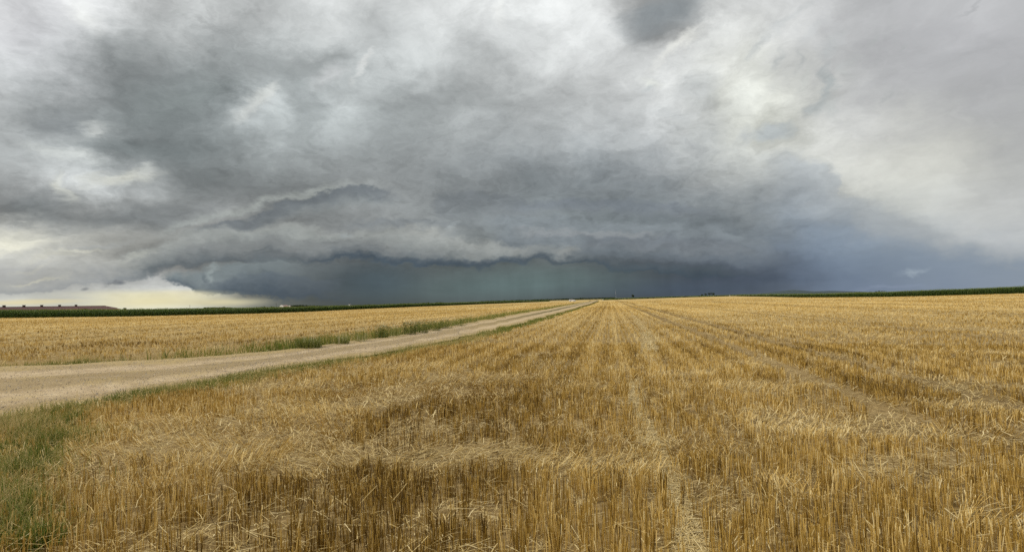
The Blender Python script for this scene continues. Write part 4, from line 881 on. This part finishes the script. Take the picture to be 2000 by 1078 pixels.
def house(px, dist, wpx, ytop, label, rz=0.0, name='farmhouse', roof=None, depth=7, wall=None, gable_white=False, eave=.5, cat='house'):
    p = at_dist(px, dist); g0 = p[2]; w = wpx / FPX * dist; h = z_of(px, ytop, p[0], p[1]) - g0
    e_ = empty(name, (p[0], p[1], g0), -math.atan2(p[0], p[1]) + rz, label, cat)
    eh = h * eave; wl = wall or M_WHITE
    MB().box((0, 0, eh / 2), (w, depth, eh)).build('wall', wl, e_)
    MB().prism([(-depth / 2 - .4, eh - .1), (depth / 2 + .4, eh - .1), (0, h)], -w / 2 + .25, w / 2 - .25)
    v = [(-w / 2 + .1, -depth / 2 - .4, eh - .1), (w / 2 - .1, -depth / 2 - .4, eh - .1), (w / 2 - .1, depth / 2 + .4, eh - .1), (-w / 2 + .1, depth / 2 + .4, eh - .1), (-w / 2 + .1, 0, h), (w / 2 - .1, 0, h)]
    MB().add(v, [(0, 1, 5, 4), (2, 3, 4, 5), (1, 2, 5), (3, 0, 4), (3, 2, 1, 0)]).build('roof', roof or M_ROOF, e_)
    # gable ends set a little proud in the wall colour
    for sx in (-1, 1):
        x = sx * w / 2; MB().add([(x, -depth / 2, eh), (x, depth / 2, eh), (x, 0, h - .25), (x - sx * .2, -depth / 2, eh), (x - sx * .2, depth / 2, eh), (x - sx * .2, 0, h - .25)], [(0, 1, 2), (5, 4, 3), (0, 3, 4, 1), (1, 4, 5, 2), (2, 5, 3, 0)]).build('gable', wl, e_)
    for k in range(3):
        MB().box((-w * .3 + k * w * .3, -depth / 2 - .02, eh * .55), (w * .08, .12, eh * .4)).build('window', M_GLASS, e_)
    return e_
M_PROOF = simple('pink_roof', (.30, .215, .20), .8)
house(554.5, 1000, 13, 595.9, 'long low farmhouse with pinkish roof and white gable, right of the tall pole', rz=.35, roof=M_PROOF, eave=.45)
house(550, 960, 3.2, 595.8, 'small white gabled shed touching the left end of the pink-roofed farmhouse', rz=1.2, name='shed', roof=M_WHITE, eave=.6, depth=5, cat='shed')
house(565.5, 1050, 3.4, 596.4, 'narrow white house with steep roof between the farmhouse and the dark wood', rz=1.1, name='cottage', roof=M_PROOF, eave=.55, depth=4)
house(575.3, 1050, 2.2, 599.0, 'tiny white shed at the foot of the dark far wood', rz=.2, name='shed', roof=M_WHITE, eave=.7, depth=3, cat='shed')
def tower():
    dist = 1400; p = at_dist(682.3, dist); h = z_of(682.3, 594.0, p[0], p[1]) - p[2]; ht = z_of(682.3, 592.0, p[0], p[1]) - p[2]
    e_ = empty('church_tower', p, -math.atan2(p[0], p[1]), 'white church tower with small dark cap standing alone on the horizon', 'tower')
    MB().box((0, 0, h / 2), (3.2, 3.2, h)).build('wall', M_WHITE, e_)
    MB().add([(-1.8, -1.8, h), (1.8, -1.8, h), (1.8, 1.8, h), (-1.8, 1.8, h), (0, 0, ht)], [(0, 1, 4), (1, 2, 4), (2, 3, 4), (3, 0, 4), (3, 2, 1, 0)]).build('roof', M_DARK, e_)
    MB().box((0, -1.62, h * .8), (.8, .1, 1.2)).build('window', M_GLASS, e_)
tower()
house(684.9, 1380, 2.2, 596.0, 'tiny white house directly right of the church tower', rz=.2, name='house', roof=M_RIDGE, eave=.7, depth=4)
house(687.2, 1380, 2.0, 595.8, 'second tiny white house right of the church tower, a step further off', rz=.9, name='house', roof=M_RIDGE, eave=.7, depth=4)

# ================================================================== poles, posts, mast
M_POLE = simple('weathered_pole', (.20, .18, .16), .8)
def pole(px, dist, ytop, label, r=.10, arm=1.2, mat=None, name='utility_pole', cat='pole', group=None):
    p = at_dist(px, dist); h = z_of(px, ytop, p[0], p[1]) - p[2]
    e_ = empty(name, p, -math.atan2(p[0], p[1]), label, cat, group)
    MB().tube((0, 0, -.3), (0, 0, h), r, r * .7, 8).build('shaft', mat or M_POLE, e_)
    if arm:
        MB().box((0, 0, h - .5), (arm, .1, .12)).build('crossarm', mat or M_POLE, e_)
        for sx in (-1, 0, 1): MB().tube((sx * arm * .45, 0, h - .44), (sx * arm * .45, 0, h - .22), .05, .03, 6).build('insulator', M_WHITE, e_)
    return e_
pole(370.8, 560, 595.6, 'single thin pole in front of the yellow horizon glow', r=.14, arm=.9)
pole(539.4, 900, 591.8, 'thin dark pole just left of the pink-roofed farmhouse', r=.2, arm=1.6, mat=M_DARK)
M_MAST = simple('grey_steel', (.42, .44, .46), .5)
def mast():
    dist = 1700; p = at_dist(1203, dist); h = z_of(1203, 563.5, p[0], p[1]) - p[2]
    e_ = empty('lattice_mast', p, 0.3, 'very thin pale mast rising against the dark rain right of the track end', 'mast')
    b_ = MB()
    for i in range(3):
        a0 = i * 2.094; b_.tube((.4 * math.cos(a0), .4 * math.sin(a0), 0), (.12 * math.cos(a0), .12 * math.sin(a0), h), .07, .05, 5)
    for k in range(18):
        z0, z1 = h * k / 18, h * (k + 1) / 18
        for i in range(3):
            a0, a1 = i * 2.094, (i + 1) * 2.094; r0 = .4 - .28 * z0 / h; r1 = .4 - .28 * z1 / h
            b_.tube((r0 * math.cos(a0), r0 * math.sin(a0), z0), (r1 * math.cos(a1), r1 * math.sin(a1), z1), .03, .03, 4)
    b_.build('lattice', M_MAST, e_); MB().tube((0, 0, h), (0, 0, h + 1.6), .08, .03, 5).build('antenna', M_MAST, e_)
mast()
def post(px, yb, yt, label, w=.14, cap=True):
    p = at(px, yb); h = z_of(px, yt, p[0], p[1]) - p[2]
    e_ = empty('marker_post', p, .2, label, 'post')
    MB().box((0, 0, h * .5 - .1), (w, w, h + .2), 0, .9).build('shaft', M_WHITE, e_)
    MB().add([(-w * .55, -w * .55, h), (w * .55, -w * .55, h), (w * .55, w * .55, h), (-w * .55, w * .55, h), (0, 0, h + w * .6)], [(0, 1, 4), (1, 2, 4), (2, 3, 4), (3, 0, 4), (3, 2, 1, 0)]).build('cap', M_WHITE, e_)
post(1177.8, 587.2, 584.0, 'white marker post at the left end of the low maize strip', .22)
post(1425.6, 578.6, 576.6, 'short pale post on the crest at the edge of the right field', .35)

# ================================================================== the white car
M_PAINT = simple('white_car_paint', (.80, .80, .80), .25, .5, .03, 1)
M_TYRE = simple('tyre_rubber', (.02, .02, .02), .8)
M_RIM = simple('wheel_rim', (.45, .45, .46), .3, .5, .1, 3, .8)
M_LAMP = simple('lamp_glass', (.55, .55, .52), .1, .6)
M_TAIL = simple('tail_lamp', (.35, .02, .02), .2, .5)
def car():
    p = at(1118, 589.0); e_ = empty('parked_car', p, -.35, 'small white car standing on the stubble left of the track end', 'car')
    prof = [(-2.05, .35), (-2.1, .75), (-1.95, 1.0), (-1.55, 1.42), (-.2, 1.5), (.55, 1.38), (1.15, .98), (1.95, .82), (2.1, .6), (2.1, .32)]
    # body: lower shell and cabin as a lofted section, narrowing upward
    mb = MB(); n = len(prof); ws = [.82 - .17 * max(0, (z - .85) / .65) for _, z in prof]
    v = [(x, -w, z) for (x, z), w in zip(prof, ws)] + [(x, w, z) for (x, z), w in zip(prof, ws)]
    mb.add(v, [(i, (i + 1) % n, n + (i + 1) % n, n + i) for i in range(n)] + [tuple(range(n - 1, -1, -1)), tuple(range(n, 2 * n))])
    body = mb.build('body', M_PAINT, e_, bevel=.04)
    for sy in (-1, 1):
        MB().add([(-1.5, sy * .775, 1.0), (.95, sy * .775, 1.0), (.48, sy * .71, 1.31), (-.2, sy * .70, 1.40), (-1.35, sy * .71, 1.32), (-1.5, sy * .79, 1.0), (.95, sy * .79, 1.0), (.48, sy * .725, 1.31), (-.2, sy * .715, 1.40), (-1.35, sy * .725, 1.32)], [(4, 3, 2, 1, 0), (5, 6, 7, 8, 9), (0, 1, 6, 5), (1, 2, 7, 6), (2, 3, 8, 7), (3, 4, 9, 8), (4, 0, 5, 9)]).build('side_window', M_GLASS, e_)
    MB().add([(1.16, -.66, 1.0), (1.16, .66, 1.0), (.60, .58, 1.38), (.60, -.58, 1.38)], [(0, 1, 2, 3)]).build('windscreen', M_GLASS, e_)
    MB().add([(-1.93, -.66, 1.04), (-1.93, .66, 1.04), (-1.60, .58, 1.38), (-1.60, -.58, 1.38)], [(3, 2, 1, 0)]).build('rear_window', M_GLASS, e_)
    for sx in (-1.3, 1.3):
        for sy in (-1, 1):
            w_ = MB().tube((sx, sy * .66, .32), (sx, sy * .86, .32), .32, .32, 18).build('wheel', M_TYRE, e_)
            MB().tube((sx, sy * .85, .32), (sx, sy * .875, .32), .19, .18, 12).build('rim', M_RIM, w_)
    for sy in (-.6, .6):
        MB().box((2.08, sy, .66), (.08, .3, .14)).build('headlight', M_LAMP, e_); MB().box((-2.06, sy, .85), (.08, .22, .2)).build('tail_light', M_TAIL, e_)
    for sy in (-1, 1): MB().box((.85, sy * .92, 1.02), (.12, .18, .12)).build('side_mirror', M_PAINT, e_)
    MB().box((2.09, 0, .42), (.08, 1.5, .16)).build('bumper', M_DARK, e_)
car()

# ================================================================== weeds on the verge
def weed(px, yb, hpx, wpx, label, kind='leafy', seed=0, n=260, name='weed', tone=.45, cat='weed'):
    p = at(px, yb - (0 if kind == 'lone' else 2.5)); r = np.hypot(p[0], p[1]); h = 1.15 * hpx / FPX * r; w = wpx / FPX * r; rg = np.random.default_rng(seed)
    e_ = empty(name, p, 0, label, cat, 'tall weeds on the left verge of the track' if kind != 'lone' and hpx > 14 else None)
    def bl(m, zl, zh, L0, L1, wd, up, tn, sp=.5):
        an = rg.random(m) * 6.283; rad = w * sp * np.sqrt(rg.random(m)); z = h * (zl + (zh - zl) * rg.random(m)); b0 = np.stack([np.cos(an) * rad, np.sin(an) * rad, z], 1)
        a2 = an + rg.normal(0, .7, m); L_ = h * (L0 + (L1 - L0) * rg.random(m))
        tip = np.stack([np.cos(a2) * L_ * (1 - up), np.sin(a2) * L_ * (1 - up), L_ * up], 1)
        return blades(b0, tip, np.full(m, wd * h) * (.6 + .8 * rg.random(m)), rg.random(m) * 6.28, tn + rg.normal(0, .14, m), 2, np.stack([tip[:, 0] * .4, tip[:, 1] * .4, -L_ * .2], 1), .25)
    A1 = Acc(); A1.add(*bl(n, .0, .85 if kind != 'tuft' else .05, .12 if kind != 'tuft' else .6, .30 if kind != 'tuft' else 1.0, .055 if kind != 'tuft' else .03, .45 if kind != 'tuft' else .85, tone - .1))
    if kind == 'leafy': A1.add(*bl(70, .75, 1.1, .04, .09, .06, .6, .97, .45))
    A1.build('foliage', M_WEED, e_)
    A2 = Acc(); A2.add(*bl(40 if kind != 'lone' else 9, 0, .02, .75, 1.15, .028, .93, tone + .12, .4 if kind != 'lone' else .08)); (A2.build('stems', M_WEED, e_) if kind != 'lone' and hpx > 14 else None)
    return e_
weed(603, 684, 27, 44, 'broad bright green grass tussock at the left end of the weedy verge', 'tuft', 1, 700, 'grass_tussock', .68, 'grass tussock')
weed(668, 676, 24, 26, 'sparse tall grass weed with thin stalks right of the green tussock', 'tuft', 2, 160, tone=.7)
weed(706, 671, 22, 26, 'thin dry weed with pale seed heads between tussock and dark shrubs', 'leafy', 3, 120, tone=.65)
weed(747, 664.5, 25, 26, 'dark leafy weed, first shrub left of the gap in the verge', 'leafy', 4, 320, tone=.35)
weed(772, 661, 19, 26, 'low brownish weed in the gap between the two dark leafy clumps', 'leafy', 5, 200, tone=.5)
weed(800, 657.5, 25, 28, 'dense dark green weed with white heads at the left of the long clump', 'leafy', 6, 420, tone=.32)
weed(824, 654, 23, 28, 'bushy green weed in the middle of the long verge clump', 'leafy', 7, 380, tone=.38)
weed(848, 650, 20, 26, 'rounded green weed right of the middle of the verge clump', 'leafy', 8, 320, tone=.4)
weed(872, 645.5, 18, 26, 'green weed with pale tips near the right end of the verge clump', 'leafy', 9, 300, tone=.38)
weed(898, 640.5, 15, 26, 'small leafy weed at the right end of the long verge clump', 'leafy', 10, 240, tone=.42)
weed(924, 635, 13, 28, 'low grassy weed following the verge clump', 'leafy', 11, 200, tone=.5)
weed(955, 628.5, 12, 34, 'low yellowish weed far along the verge', 'leafy', 12, 200, tone=.6)
weed(990, 621, 10, 36, 'low yellow-green weed where the track begins to narrow', 'leafy', 13, 200, tone=.6)
weed(869.5, 667.5, 8, 12, 'single small dark thistle on the near edge of the track', 'lone', 14, 70, 'thistle', .2, 'thistle')
weed(1153, 590.5, 4.2, 6, 'dark brown bush on the left verge just before the track end', 'lone', 15, 200, 'bush', .2, 'bush')
weed(1167.5, 589.0, 3.8, 6, 'dark bush at the very end of the track', 'lone', 16, 200, 'bush', .2, 'bush')

# ================================================================== far hills
M_HILL = simple('hazy_wooded_hills', (.055, .078, .085), .95, .1, .3, .002)  # blue-grey of distant air painted into the forest colour; no haze volume
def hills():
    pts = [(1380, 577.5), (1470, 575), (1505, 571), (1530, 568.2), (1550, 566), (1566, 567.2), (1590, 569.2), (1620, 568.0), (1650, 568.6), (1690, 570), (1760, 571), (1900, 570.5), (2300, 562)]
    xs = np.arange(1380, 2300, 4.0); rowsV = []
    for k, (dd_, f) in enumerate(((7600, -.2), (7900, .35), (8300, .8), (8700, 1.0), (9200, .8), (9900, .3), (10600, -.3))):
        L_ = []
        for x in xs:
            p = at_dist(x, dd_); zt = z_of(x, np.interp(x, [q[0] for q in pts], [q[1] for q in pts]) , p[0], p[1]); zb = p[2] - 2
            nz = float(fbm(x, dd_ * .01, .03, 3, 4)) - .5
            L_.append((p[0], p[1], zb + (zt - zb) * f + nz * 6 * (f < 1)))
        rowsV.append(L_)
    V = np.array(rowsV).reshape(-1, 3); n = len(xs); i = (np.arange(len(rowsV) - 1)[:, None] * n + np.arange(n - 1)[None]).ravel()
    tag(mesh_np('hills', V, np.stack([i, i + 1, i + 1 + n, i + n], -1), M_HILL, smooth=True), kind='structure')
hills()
